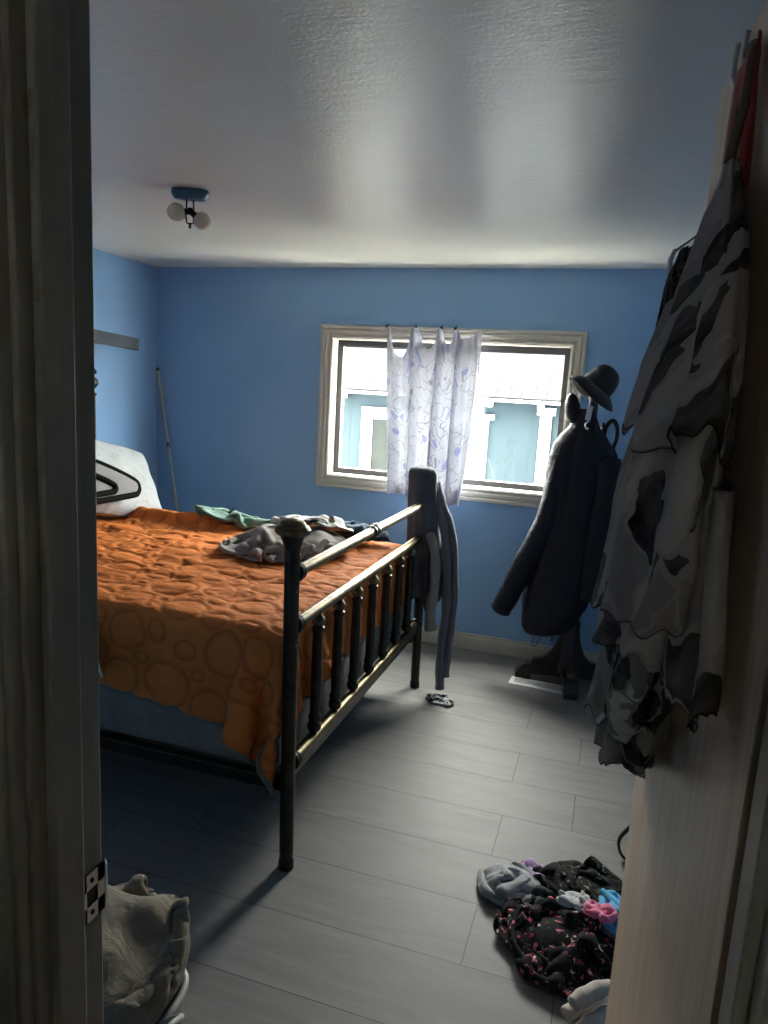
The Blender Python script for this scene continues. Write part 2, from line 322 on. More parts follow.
# ------------------------------------------------------------------ geometry helpers
class G:
    def __init__(s): s.v = []; s.f = []; s.uv = []
    def add(s, vs, fs, uvs=None):
        o = len(s.v); s.v += [tuple(map(float, p)) for p in vs]; s.f += [tuple(i+o for i in f) for f in fs]
        s.uv += [tuple(map(float, u)) for u in uvs] if uvs is not None else [(p[0]+p[1]*0.37, p[2]+p[1]*0.61) for p in s.v[o:]]
        return s
    def box(s, x0, x1, y0, y1, z0, z1, M=None):
        vs = [Vector((x, y, z)) for z in (z0, z1) for y in (y0, y1) for x in (x0, x1)]
        if M: vs = [M @ v for v in vs]
        return s.add(vs, [(0, 2, 3, 1), (4, 5, 7, 6), (0, 1, 5, 4), (2, 6, 7, 3), (0, 4, 6, 2), (1, 3, 7, 5)])
    def grid(s, P, closed=False, cap=False, uv=None):
        ny, nx = len(P), len(P[0]); vs = [p for r in P for p in r]; fs = []
        for j in range(ny-1):
            for i in range(nx if closed else nx-1):
                k = (i+1) % nx
                fs.append((j*nx+i, j*nx+k, (j+1)*nx+k, (j+1)*nx+i))
        if cap: fs.append(tuple(range(nx-1, -1, -1))); fs.append(tuple((ny-1)*nx+i for i in range(nx)))
        return s.add(vs, fs, uv)
    def tube(s, pts, r, n=10, cap=True, flat=1.0, upv=(0, 0, 1)):
        pts = [Vector(p) for p in pts]; m = len(pts)
        rs = r if isinstance(r, (list, tuple)) else [r]*m
        rows = []; pu = Vector(upv)
        for i, p in enumerate(pts):
            t = (pts[min(i+1, m-1)]-pts[max(i-1, 0)]).normalized()
            a = t.cross(pu)
            if a.length < 1e-3: a = t.cross(Vector((1, 0, 0)) if abs(t.x) < 0.9 else Vector((0, 1, 0)))
            a.normalize(); b = a.cross(t).normalized(); pu = b
            rows.append([p + a*rs[i]*cos(2*pi*k/n) + b*rs[i]*flat*sin(2*pi*k/n) for k in range(n)])
        uvs = [(k/n*2*pi*max(rs), i*0.03) for i in range(m) for k in range(n)]
        return s.grid(rows, True, cap, uvs)
    def lathe(s, prof, c=(0, 0, 0), M=None, n=24):
        rows = []
        for (r, z) in prof:
            row = [Vector((max(r, 1e-4)*cos(2*pi*k/n), max(r, 1e-4)*sin(2*pi*k/n), z)) for k in range(n)]
            rows.append([(M @ p if M else p+Vector(c)) for p in row])
        return s.grid(rows, True, True)
    def prism(s, poly, t0, t1, M=None):
        n = len(poly); vs = [Vector((x, t0, z)) for x, z in poly]+[Vector((x, t1, z)) for x, z in poly]
        if M: vs = [M @ v for v in vs]
        fs = [tuple(range(n)), tuple(range(2*n-1, n-1, -1))]+[(i, i+n, (i+1) % n+n, (i+1) % n) for i in range(n)]
        return s.add(vs, fs)
    def sphere(s, c, r, sc=(1, 1, 1), n=20, M=None):
        rows = []
        for j in range(n//2+1):
            a = pi*j/(n//2)
            row = []
            for k in range(n):
                p = Vector((r*sc[0]*max(sin(a), 1e-3)*cos(2*pi*k/n), r*sc[1]*max(sin(a), 1e-3)*sin(2*pi*k/n), -r*sc[2]*cos(a)))
                row.append((M @ p if M else p)+Vector(c))
            rows.append(row)
        return s.grid(rows, True, True)
    def build(s, name, mat, parent=None, smooth=40, bevel=0, solid=0, subsurf=0, fix=True):
        root = parent
        while root is not None and root.parent is not None: root = root.parent
        V = np.array(s.v)
        if root is not None: org = np.array(root.location)
        else: org = np.array([(V[:, 0].min()+V[:, 0].max())/2, (V[:, 1].min()+V[:, 1].max())/2, V[:, 2].min()])
        me = bpy.data.meshes.new(name); me.from_pydata((V-org).tolist(), [], s.f); me.update()
        uvl = me.uv_layers.new(name='UVMap')
        li = np.empty(len(me.loops), dtype=np.int32); me.loops.foreach_get('vertex_index', li)
        uvl.data.foreach_set('uv', np.array(s.uv, dtype=np.float32)[li].ravel())
        if fix:
            bm = bmesh.new(); bm.from_mesh(me); bmesh.ops.recalc_face_normals(bm, faces=bm.faces); bm.to_mesh(me); bm.free()
        if smooth:
            me.shade_smooth()
            if smooth < 180: me.set_sharp_from_angle(angle=radians(smooth))
        me.materials.append(MAT[mat])
        o = bpy.data.objects.new(name, me); COL.objects.link(o)
        if parent is not None: o.parent = parent
        else: o.location = org
        if bevel:
            b = o.modifiers.new('bevel', 'BEVEL'); b.width = bevel; b.segments = 2; b.limit_method = 'ANGLE'; b.angle_limit = radians(40)
        if solid:
            b = o.modifiers.new('thickness', 'SOLIDIFY'); b.thickness = solid; b.offset = 0
        if subsurf:
            b = o.modifiers.new('smooth', 'SUBSURF'); b.levels = subsurf; b.render_levels = subsurf
        return o
def tag(o, label, cat, group=None):
    o['label'] = label; o['category'] = cat
    if group: o['group'] = group
    return o
def thing(name, label, cat, loc=(0, 0, 0), group=None):
    o = bpy.data.objects.new(name, None); COL.objects.link(o); o.location = loc; o.empty_display_size = 0.05
    return tag(o, label, cat, group)
def struct(o): o['kind'] = 'structure'; return o
def boxo(name, mat, x0, x1, y0, y1, z0, z1, parent=None, bevel=0):
    return G().box(x0, x1, y0, y1, z0, z1).build(name, mat, parent, smooth=30, bevel=bevel)
def fbm(x, y, z=0.0, o=3): return noise.fractal(Vector((x, y, z)), 1.0, 2.0, o)
def spline(pts, n):
    P = [Vector(p) for p in pts]; out = []
    for i in range(len(P)-1):
        a, b, c, d = P[max(i-1, 0)], P[i], P[i+1], P[min(i+2, len(P)-1)]
        for k in range(n):
            t = k/n
            out.append(0.5*((2*b)+(c-a)*t+(2*a-5*b+4*c-d)*t*t+(3*b-a-3*c+d)*t**3))
    return out+[P[-1]]
def interp(tab, x):
    xs = [a for a, _ in tab]; ys = [b for _, b in tab]
    return float(np.interp(x, xs, ys))

# position based cloth: a sheet settles under gravity on colliders, real folds come from the length constraints
def cloth(P, du, dv, colliders, steps=160, its=6, g=9.8, bend=0.25, fric=0.7, damp=0.97, pins=None):
    P = np.array(P, dtype=float); V = np.zeros_like(P); dt = 1/60
    diag = sqrt(du*du+dv*dv)
    if pins is not None: keep = P[pins].copy()
    def pr(A, B, L, k):
        n = (min(A.shape[0], B.shape[0]), min(A.shape[1], B.shape[1]))
        A = A[:n[0], :n[1]]; B = B[:n[0], :n[1]]
        d = B-A; l = np.sqrt((d*d).sum(-1, keepdims=True))+1e-9
        c = 0.5*k*(1-L/l)*d; A += c; B -= c
    for st in range(steps):
        Q = P.copy(); V[..., 2] -= g*dt; V *= damp
        vl = np.sqrt((V*V).sum(-1, keepdims=True)); V *= np.minimum(1, 2.5/(vl+1e-9))
        P += V*dt
        for it in range(its):
            for o in (0, 1):
                pr(P[:, o:-1:2], P[:, o+1::2], du, 1.0); pr(P[o:-1:2], P[o+1::2], dv, 1.0)
                pr(P[o:-1:2, :-1], P[o+1::2, 1:], diag, 0.35); pr(P[o:-1:2, 1:], P[o+1::2, :-1], diag, 0.35)
            for o in range(4):
                pr(P[:, o:-2:4], P[:, o+2::4], 2*du, bend); pr(P[o:-2:4], P[o+2::4], 2*dv, bend)
            for c in colliders:
                m = c(P)
                if m is not None and it == its-1: P[m] = Q[m] + (P[m]-Q[m])*(1-fric)
            if pins is not None: P[pins] = keep
        V = (P-Q)/dt
    return P
def c_floor(z0):
    def f(P):
        m = P[..., 2] < z0; P[..., 2][m] = z0; return m
    return f
def c_height(fn):
    def f(P):
        z = fn(P[..., 0], P[..., 1]); m = P[..., 2] < z; P[..., 2][m] = z[m]; return m
    return f
def c_ellipse(cx, cy, a, b, ang):
    ca, sa = cos(ang), sin(ang)
    def f(P):
        x = P[..., 0]-cx; y = P[..., 1]-cy; u = (x*ca+y*sa)/a; v = (-x*sa+y*ca)/b
        r = np.sqrt(u*u+v*v); m = r > 1; s = np.where(m, 1/np.maximum(r, 1e-6), 1)
        U = u*s*a; W = v*s*b; P[..., 0] = cx+U*ca-W*sa; P[..., 1] = cy+U*sa+W*ca
        return None
    return f
def c_rbox(x0, x1, y0, y1, z1, r):
    c = np.array([(x0+x1)/2, (y0+y1)/2]); h = np.array([(x1-x0)/2-r, (y1-y0)/2-r])
    def f(P):
        # rounded box open downwards
        q = np.stack([P[..., 0]-c[0], P[..., 1]-c[1], P[..., 2]-(z1-r)], -1)
        n = np.stack([np.clip(q[..., 0], -h[0], h[0]), np.clip(q[..., 1], -h[1], h[1]), np.minimum(q[..., 2], 0)], -1)
        d = q-n; l = np.sqrt((d*d).sum(-1)); ins = (l < r) & (l > 1e-9)
        s = np.where(ins, r/np.maximum(l, 1e-9), 1)[..., None]
        N = n+d*s
        deep = l <= 1e-9
        px = h[0]+r-np.abs(q[..., 0]); py = h[1]+r-np.abs(q[..., 1]); pz = r-q[..., 2]
        N[..., 2] = np.where(deep & (pz <= px) & (pz <= py), r, N[..., 2])
        my = deep & (py < pz) & (py <= px); N[..., 1] = np.where(my, np.sign(q[..., 1])*(h[1]+r), N[..., 1])
        mx = deep & (px < pz) & (px < py); N[..., 0] = np.where(mx, np.sign(q[..., 0])*(h[0]+r), N[..., 0])
        P[..., 0] = N[..., 0]+c[0]; P[..., 1] = N[..., 1]+c[1]; P[..., 2] = N[..., 2]+(z1-r)
        return ins | deep
    return f
def c_post(x, y, r):
    def f(P):
        dx = P[..., 0]-x; dy = P[..., 1]-y; l = np.sqrt(dx*dx+dy*dy); m = (l < r) & (P[..., 2] < 1.2)
        s = np.where(m, r/np.maximum(l, 1e-6), 1); P[..., 0] = x+dx*s; P[..., 1] = y+dy*s; return None
    return f
def c_ball(c, r):
    c = np.array(c); r = np.array(r)
    def f(P):
        d = (P-c)/r; l = np.sqrt((d*d).sum(-1)); m = l < 1
        s = np.where(m, 1/np.maximum(l, 1e-6), 1)[..., None]; P[...] = c+d*s*r; return m
    return f
def crumple(name, mat, cx, cy, a, b, ang, size, base, seed, parent=None, du=0.022, steps=110, solid=0.004, lift=0.10, bend=0.3, extra=()):
    """a garment dropped in a loose heap: more cloth than its footprint, so it buckles into folds"""
    nx, ny = int(size[0]/du)+1, int(size[1]/du)+1
    ca, sa = cos(ang), sin(ang)
    P = np.zeros((ny, nx, 3)); uv = []
    bz = base if callable(base) else (lambda x, y: np.full(np.shape(x), float(base)))
    for j in range(ny):
        for i in range(nx):
            u = (i/(nx-1)*2-1); v = (j/(ny-1)*2-1)
            e = 0.86
            x0 = u*a*e*sqrt(1-0.42*v*v); y0 = v*b*e*sqrt(1-0.42*u*u)
            x = cx+x0*ca-y0*sa; y = cy+x0*sa+y0*ca
            x += 0.03*fbm(i*0.11, j*0.11, seed+5.3); y += 0.03*fbm(i*0.11, j*0.11, seed+9.1)
            P[j, i] = (x, y, 0.02+lift*(0.5+fbm(i*0.16, j*0.16, seed*1.7, 2)))
            uv.append((i*du, j*du))
    P[..., 2] += bz(P[..., 0], P[..., 1])
    P = cloth(P, du, du, [c_height(lambda x, y: bz(x, y)+0.004), c_ellipse(cx, cy, a, b, ang), *extra], steps=steps, bend=bend, its=5)
    g = G(); g.grid(P.tolist(), uv=uv)
    return g.build(name, mat, parent, smooth=180, solid=solid, subsurf=1, fix=False)

# ------------------------------------------------------------------ room shell
T = 0.12
struct(boxo('floor', 'floor', XL-T, XR+T, YN-1.9, YB+T, -0.12, 0))
struct(boxo('ceiling', 'ceiling', XL-T, XR+T, YN, YB+T, H, H+0.1))
struct(boxo('wall_left', 'blue', XL-T, XL, YN-0.1, YB+T, 0, H))
struct(boxo('wall_right', 'blue', XR, XR+T, YN-0.1, YB+T, 0, H))
g = G()
for b in ((XL, WX0, 0, H), (WX1, XR, 0, H), (WX0, WX1, 0, WZ0), (WX0, WX1, WZ1, H)):
    g.box(b[0], b[1], YB, YB+T, b[2], b[3])
struct(g.build('wall_back', 'blue', smooth=0))
JL, JR, DH = -0.547, 0.152, 2.03                                # door opening
g = G()
for b in ((XL, JL-0.02, 0, H), (JR+0.02, XR, 0, H), (JL-0.02, JR+0.02, DH+0.02, H)):
    g.box(b[0], b[1], YN-0.1, YN, b[2], b[3])
struct(g.build('wall_front', 'blue', smooth=0))
# hallway behind the photographer
struct(boxo('wall_hall_left', 'hall', -1.75, -1.65, YN-1.9, YN-0.1, 0, H))
struct(boxo('wall_hall_right', 'hall', 1.35, 1.45, YN-1.9, YN-0.1, 0, H))
g = G()
for b in ((-1.75, -0.2, 0, H), (0.02, 1.45, 0, H), (-0.2, 0.02, 0, 1.5), (-0.2, 0.02, 1.56, H)): g.box(b[0], b[1], YN-2.0, YN-1.9, b[2], b[3])  # small unseen opening, added so sky light fills the hall and jambs
struct(g.build('wall_hall_rear', 'hall', smooth=0))
struct(boxo('wall_hall_front', 'hall', XR+T, 1.45, YN-0.1, YN, 0, H))
struct(boxo('ceiling_hall', 'hall', -1.75, 1.45, YN-2.0, YN, H+0.001, H+0.1))
struct(boxo('floor_hall', 'floor', XR+T, 1.45, YN-1.9, YN, -0.12, 0))
# door lining: jamb, stop, casing
def jamb_side(name, x, sgn):                                     # sgn +1: face looks to +X
    g = G()
    lo, hi = sorted((x, x-sgn*0.02)); g.box(lo, hi, YN-0.105, YN+0.004, 0, DH)
    lo, hi = sorted((x, x+sgn*0.012)); g.box(lo, hi, YN-0.085, YN-0.040, 0, DH-0.0)
    lo, hi = sorted((x-sgn*0.006, x-sgn*0.075)); g.box(lo, hi, YN-0.122, YN-0.101, 0, DH+0.06)
    lo, hi = sorted((x-sgn*0.012, x-sgn*0.040)); g.box(lo, hi, YN-0.128, YN-0.112, 0, DH+0.06)
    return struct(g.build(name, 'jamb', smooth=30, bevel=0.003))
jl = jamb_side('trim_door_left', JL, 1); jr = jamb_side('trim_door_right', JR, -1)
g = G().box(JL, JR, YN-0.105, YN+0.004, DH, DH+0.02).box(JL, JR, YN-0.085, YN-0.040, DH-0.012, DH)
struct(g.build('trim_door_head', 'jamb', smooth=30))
# strike plate let into the latch jamb
sp = thing('strike_plate', 'worn metal strike plate on the painted left door jamb', 'strike plate', (JL, YN-0.018, 0.842))
g = G()
z0, z1 = 0.842, 0.905
g.box(JL, JL+0.0025, YN-0.036, YN+0.004, z0, z0+0.02).box(JL, JL+0.0025, YN-0.036, YN+0.004, z1-0.02, z1)
g.box(JL, JL+0.0025, YN-0.036, YN-0.028, z0, z1).box(JL, JL+0.0025, YN-0.008, YN+0.004, z0, z1)
pr_ = [(YN+0.004, JL+0.0025), (YN+0.010, JL+0.001), (YN+0.016, JL-0.006)]
g.grid([[(x, y, z0+0.006) for y, x in pr_], [(x, y, z1-0.006) for y, x in pr_]])
g.build('plate', 'steel', sp, smooth=30, solid=0.0015)
G().box(JL-0.001, JL+0.0006, YN-0.028, YN-0.008, z0+0.02, z1-0.02).build('latch_hole', 'black_metal', sp, smooth=0)
for z in (z0+0.01, z1-0.01): G().sphere((JL+0.003, YN-0.018, z), 0.0035, (0.5, 1, 1), 12).build('screw', 'gunmetal', sp)

# window: casing, liner, sashes, glass
win = bpy.data.objects.new('window_1', None); COL.objects.link(win); win.location = ((WX0+WX1)/2, YB, WZ0); struct(win)
def ring(x0, x1, z0, z1, prof, y0):                              # mitred sweep of (outward, towards room) profile
    g = G(); rows = []
    for (o, d) in prof:
        rows.append([(x0-o, y0-d, z0-o), (x1+o, y0-d, z0-o), (x1+o, y0-d, z1+o), (x0-o, y0-d, z1+o)])
    rows.append(rows[0]); return g.grid(rows, True)
ring(WX0, WX1, WZ0, WZ1, [(-0.004, 0), (-0.004, 0.012), (0.006, 0.016), (0.014, 0.010), (0.022, 0.010), (0.028, 0.017), (0.045, 0.019), (0.050, 0.013), (0.056, 0.021), (0.070, 0.022), (0.074, 0.014), (0.074, 0)], YB).build('casing', 'trim', win, smooth=20)
ring(WX0, WX1, WZ0, WZ1, [(0, 0), (0, -T), (-0.008, -T), (-0.008, 0)], YB).build('liner', 'trim', win, smooth=20)
ring(WX0, WX1, WZ0, WZ1, [(-0.001, -0.066), (-0.001, -0.118), (-0.040, -0.118), (-0.040, -0.066)], YB).build('frame', 'black_frame', win, smooth=20)
xm = -1.0
for k, (a, b, dy) in enumerate(((WX0+0.010, xm+0.02, 0.10), (xm-0.02, WX1-0.010, 0.085))):
    ring(a+0.024, b-0.024, WZ0+0.034, WZ1-0.046, [(0.018, -dy+0.008), (0.018, -dy-0.008), (0, -dy-0.008), (0, -dy+0.008)], YB).build('sash', 'black_frame', win, smooth=20)
    G().box(a+0.02, b-0.02, YB+dy-0.002, YB+dy+0.002, WZ0+0.028, WZ1-0.040).build('glass_pane', 'glass', win, smooth=0)
# baseboards
def baseboard(name, p, q, nrm):
    p = Vector(p); q = Vector(q); n = Vector(nrm)
    prof = [(0, 0), (0.014, 0), (0.014, 0.060), (0.011, 0.072), (0.007, 0.080), (0.006, 0.092), (0, 0.094)]
    g = G(); g.grid([[e+n*o+Vector((0, 0, z)) for o, z in prof] for e in (p, q)], cap=True, closed=True)
    return struct(g.build(name, 'trim', smooth=20))
baseboard('baseboard_back', (XL, YB, 0), (XR, YB, 0), (0, -1, 0))
baseboard('baseboard_left', (XL, YN, 0), (XL, YB, 0), (1, 0, 0))
baseboard('baseboard_right', (XR, YB, 0), (XR, YN, 0), (-1, 0, 0))
baseboard('baseboard_front', (JL-0.03, YN, 0), (XL, YN, 0), (0, 1, 0))

# ------------------------------------------------------------------ outside: ground and the neighbouring shed
struct(boxo('ground', 'ground', -25, 25, YB+T+0.02, 30, -0.95, -0.85))
shed = thing('shed', 'weathered teal shed with pale shingle roof and white trim outside the window', 'shed', (-1.5, 6.6, -0.85))
G().box(-5.5, -0.22, 6.6, 9.6, -0.85, 1.50).build('wall', 'siding', shed, smooth=0)
G().box(-5.52, -0.20, 6.57, 6.6, -0.85, 0.42).build('added_foot_band', 'foot_band', shed, smooth=0)  # unseen paler band, added for its reflection in the glossy ceiling
pitch = 0.47; sl = sqrt(1+pitch*pitch)
ye, ze = 6.36, 1.455; yr = 8.1; zr = ze+pitch*(yr-ye)
L_ = (yr-ye)*sl
# roof: front and rear slopes; built flat, then tilted so the shingle courses follow the slope
def slope(front):
    o = G().box(-2.6, 2.5, 0, L_, 0, 0.05).build('roof_slope', 'shingle', shed, smooth=0, fix=True)
    return o
rf = G(); rf.box(0, 5.8, 0, L_, 0.0, 0.018); r_ = rf.build('roof', 'shingle', None, smooth=0)
r_.parent = shed; r_.location = (-5.8+1.5+2.9, ye-6.6, ze+0.85); 
for v in r_.data.vertices: v.co.y += L_/2
r_.rotation_euler = (math.atan(pitch), 0, 0)
r2_ = r_.copy(); COL.objects.link(r2_); r2_.name = 'roof'; r2_.location = (-5.8+1.5+2.9, 2*yr-ye-6.6, ze+0.85); r2_.rotation_euler = (math.atan(pitch), 0, pi)
G().box(-5.8, 0.0, ye-0.012, ye, ze-0.022, ze+0.004).build('fascia', 'ext_trim', shed, smooth=0)
for x in (-3.4, -2.52, -1.62, -1.10, -0.64): G().prism([(x-0.022, ze-0.01), (x+0.022, ze-0.01), (x+0.022, ze-0.075), (x-0.022, ze-0.065)], ye+0.04, 6.6).build('rafter_tail', 'ext_trim', shed, smooth=0)
def ext_window(x0, x1, z0, z1, head, wd=0.11):
    f = ring(x0, x1, z0, z1, [(0, 0), (0, 0.03), (wd, 0.03), (wd, 0)], 6.6).build('window_frame', 'ext_trim', shed, smooth=0)
    if head: G().box(x0-0.16, x1+0.16, 6.555, 6.6, z1+0.105, z1+0.15).build('window_head', 'ext_trim', f, smooth=0)
    G().box(x0, x1, 6.585, 6.595, z0, z1).build('pane', 'ext_pane', f, smooth=0)
ext_window(-2.225, -1.93, 0.55, 1.20, 0)
ext_window(-1.66, -1.215, 0.10, 1.16, 1)
G().box(-0.645, -0.545, 6.57, 6.66, -0.85, 1.40).build('corner_board', 'ext_trim', shed, smooth=0)
G().box(-0.675, -0.515, 6.555, 6.68, 1.335, 1.40).build('corner_cap', 'ext_trim', shed, smooth=0)
fn = thing('board_fence', 'pale board fence standing in front of the right end of the teal shed', 'fence', (0.6, 6.25, -0.85))
for k in range(9): G().box(-0.44+k*0.18, -0.275+k*0.18, 6.25, 6.275, -0.85, 1.20).build('board', 'ext_trim', fn, smooth=0)
G().box(-0.44, 1.2, 6.275, 6.32, 0.6, 0.7).build('rail', 'ext_trim', fn, smooth=0)

# ------------------------------------------------------------------ bed frame
PX, PY0, PY1 = -0.84, 1.862, 3.375
def bx(z): return PX-0.016*z/1.12                                 # footboard leans a little
bed = thing('brass_bed', 'antique brass metal bed frame with spindle footboard and ball caps', 'bed', (PX, (PY0+PY1)/2, 0))
def post(y, name='foot_post'):
    M = Matrix.Translation((PX, y, 0)) @ Matrix(((1, 0, -0.016/1.12, 0), (0, 1, 0, 0), (0, 0, 1, 0), (0, 0, 0, 1)))
    p = G().lathe([(0.0, 0), (0.019, 0), (0.021, 0.02), (0.0215, 0.05), (0.0225, 0.06), (0.023, 0.98), (0.025, 0.99), (0.025, 1.005), (0.023, 1.01), (0.025, 1.03), (0.033, 1.055), (0.041, 1.070), (0.0, 1.071)], M=M).build(name, 'gunmetal', bed, smooth=35)
    G().lathe([(0.0, 1.068), (0.046, 1.068), (0.052, 1.074), (0.053, 1.083), (0.047, 1.092), (0.038, 1.095), (0.037, 1.102), (0.032, 1.108), (0.020, 1.112), (0.006, 1.114), (0, 1.1145)], M=M).build('post_cap', 'brass', p, smooth=35)
    G().lathe([(0.018, 0.0), (0.024, 0.0), (0.025, 0.004), (0.024, 0.03), (0.021, 0.036), (0.018, 0.036)], M=M).build('post_foot', 'black_metal', p, smooth=35)
    for zz in (0.90, 0.735): G().sphere((bx(zz)+0.022, y-0.008, zz), 0.003, n=8).build('rivet', 'steel', p)
for y in (PY0, PY1): post(y)
def rail(z, r, mid):
    M = Matrix.Translation((bx(z), 0, z)) @ Matrix.Rotation(-pi/2, 4, 'X')
    L0, L1 = PY0+0.022, PY1-0.022
    def col(y): return [(r, y-0.001), (r*1.45, y), (r*1.6, y+0.006), (r*1.6, y+0.014), (r*1.35, y+0.018), (r*1.5, y+0.022), (r*1.5, y+0.030), (r, y+0.034)]
    prof = [(r*0.9, L0), (r, L0+0.03), (r, L1-0.03), (r*0.9, L1)]
    rr = G().lathe(prof, M=M, n=20).build('rail', 'brass', bed, smooth=35)
    G().lathe(col(L0-0.004), M=M, n=20).build('collar', 'gunmetal', rr, smooth=35)
    G().lathe(col(L1-0.03), M=M, n=20).build('collar', 'gunmetal', rr, smooth=35)
    if mid: G().lathe([(r, (L0+L1)/2-0.04), (r*1.3, (L0+L1)/2-0.038), (r*1.35, (L0+L1)/2-0.026), (r*1.2, (L0+L1)/2-0.022), (r*1.45, (L0+L1)/2-0.014), (r*1.45, (L0+L1)/2+0.014), (r*1.2, (L0+L1)/2+0.022), (r*1.35, (L0+L1)/2+0.026), (r*1.3, (L0+L1)/2+0.038), (r, (L0+L1)/2+0.04)], M=M, n=20).build('collar', 'gunmetal', rr, smooth=35)
rail(0.948, 0.0185, True); rail(0.786, 0.0185, False); rail(0.345, 0.0185, False)
ns = 7
for k in range(ns):
    y = PY0+0.205+k*(PY1-PY0-0.41)/(ns-1)
    z0, z1 = 0.365, 0.768
    M = Matrix.Translation((PX-0.008, y, 0))
    q = 0.0165
    sp_ = G().lathe([(0.010, z0-0.004), (0.018, z0), (0.023, z0+0.010), (0.023, z0+0.024), (0.017, z0+0.032), (0.021, z0+0.042), (0.021, z0+0.052), (q, z0+0.062), (q*1.12, z0+0.20), (q, z1-0.062), (0.021, z1-0.052), (0.021, z1-0.044), (0.016, z1-0.038), (0.017, z1-0.03)], M=M, n=16).build('spindle', 'gunmetal', bed, smooth=35)
    G().lathe([(0.016, z1-0.034), (0.022, z1-0.030), (0.023, z1-0.018), (0.019, z1-0.009), (0.011, z1), (0.010, z1+0.004)], M=M, n=16).build('spindle_cap', 'brass', sp_, smooth=35)
for k in (0,): G().box(PX-0.016, PX-0.002, PY0+0.015, PY1-0.015, 0.286, 0.322).build('rail_flange', 'gunmetal', bed, smooth=0, bevel=0.002)
# headboard
HX = XL+0.048
for y in (PY0, PY1):
    p = G().lathe([(0, 0), (0.02, 0), (0.022, 0.04), (0.022, 1.36), (0.0, 1.361)], c=(HX, y, 0)).build('head_post', 'gunmetal', bed, smooth=35)
    G().lathe([(0.0, 1.36), (0.022, 1.362), (0.03, 1.375), (0.016, 1.39), (0.020, 1.405), (0.038, 1.430), (0.036, 1.452), (0.018, 1.470), (0.014, 1.48), (0.032, 1.492), (0.026, 1.510), (0.012, 1.525), (0.006, 1.54), (0, 1.548)], c=(HX, y, 0)).build('finial', 'black_metal', p, smooth=35)
for z in (1.30, 0.75): G().tube([(HX, PY0, z), (HX, PY1, z)], 0.016, 14).build('head_rail', 'brass', bed)
for k in range(6):
    y = PY0+0.2+k*0.222; G().tube([(HX, y, 0.75), (HX, y, 1.30)], 0.011, 12).build('head_spindle', 'gunmetal', bed)
for y in (PY0+0.03, PY1-0.03): G().box(HX, PX-0.02, y-0.018, y+0.018, 0.245, 0.285).build('side_rail', 'gunmetal', bed, smooth=0, bevel=0.003)
for x in (-2.2, -1.5): G().box(x-0.02, x+0.02, PY0+0.03, PY1-0.03, 0.25, 0.285).build('cross_bar', 'gunmetal', bed, smooth=0)
# box spring + mattress
MX0, MX1, MY0, MY1 = -2.74, -0.905, 1.905, 3.345
def pad(name, z0, z1, r, label, cat):
    o = G().box(MX0, MX1, MY0, MY1, z0, z1).build(name, 'mattress', smooth=60)
    b = o.modifiers.new('round', 'BEVEL'); b.width = r; b.segments = 4
    return tag(o, label, cat)
pad('box_spring', 0.288, 0.50, 0.02, 'grey fabric box spring showing below the orange quilt', 'box spring')
mt = pad('mattress', 0.503, 0.735, 0.05, 'grey mattress lying on the box spring under the orange quilt', 'mattress')
# quilt
du = 0.030
QW, QH = 1.98, 1.77
nx, ny = int(QW/du)+1, int(QH/du)+1
ang = radians(-4.0)
ca, sa = cos(ang), sin(ang)
P = np.zeros((ny, nx, 3)); uv = []
for j in range(ny):
    for i in range(nx):
        u = i*du; v = j*du
        near = 1.815-0.125*u-0.035*max(0, u-1.35); far = 3.385-0.01*u
        x = -2.62+u*0.985-0.01*v; y = near+(far-near)*v/((ny-1)*du)
        P[j, i] = (x, y, 0.765+0.008*fbm(u*7, v*7, 3.0)+0.008*fbm(u*2, v*12, 8.0)); uv.append((u, v))
def c_foot(P):
    lim = np.where(P[..., 1] > 1.83, -0.872, -0.80)
    P[..., 0] = np.minimum(P[..., 0], lim); return None
ex = np.maximum(0, P[..., 0]-(MX1-0.004)); ey = np.maximum(0, (MY0+0.004)-P[..., 1])
P[..., 0] -= ex*0.94; P[..., 1] += ey*0.80; P[..., 2] -= np.sqrt(ex**2+ey**2)*0.97
pin = (P[..., 2] > 0.70) & (P[..., 0] < -1.10) & (P[..., 1] > 2.08)
P[..., 2] = np.where(pin, P[..., 2]-0.025, P[..., 2])
P = cloth(P, du, du, [c_rbox(MX0-0.3, MX1+0.01, MY0-0.012, MY1+0.012, 0.742, 0.055), c_foot, c_post(PX, PY0, 0.040)], steps=90, its=10, bend=0.5, fric=0.55, pins=pin)
# the far edge is turned over in a thick roll
for j in range(ny):
    for i in range(nx):
        x, y, z = P[j, i]
        if z > 0.70:
            hd = float(np.clip((-1.62-x)/0.35, 0, 1)); hd = hd*hd*(3-2*hd)
            dd = y-(3.17+0.05*fbm(x*2.5, 0, 1)); bumpz = math.exp(-(max(dd, 0)/0.10)**2-(min(dd, 0)/0.035)**2)
            P[j, i, 2] += 0.055*hd*bumpz + 0.007*(0.5+0.5*fbm(x*5, y*14, 2.0))+0.002*fbm(x*16, y*16, 5)
def upsample(P, f):
    def cr(A, ax):
        A = np.moveaxis(A, ax, 0); n = A.shape[0]
        t = np.linspace(0, n-1, (n-1)*f+1); i = np.minimum(t.astype(int), n-2); u = (t-i)[:, None, None]
        g_ = lambda k: A[np.clip(k, 0, n-1)]
        a, b, c, d = g_(i-1), g_(i), g_(i+1), g_(i+2)
        return np.moveaxis(0.5*((2*b)+(c-a)*u+(2*a-5*b+4*c-d)*u*u+(3*b-a-3*c+d)*u**3), 0, ax)
    return cr(cr(P, 0), 1)
F_ = 4
D = upsample(P, F_); my, mx = D.shape[:2]
U, Vv = np.meshgrid(np.arange(mx)*du/F_, np.arange(my)*du/F_)
rng = random.Random(11); circ = []
W_, H_ = U.max(), Vv.max()
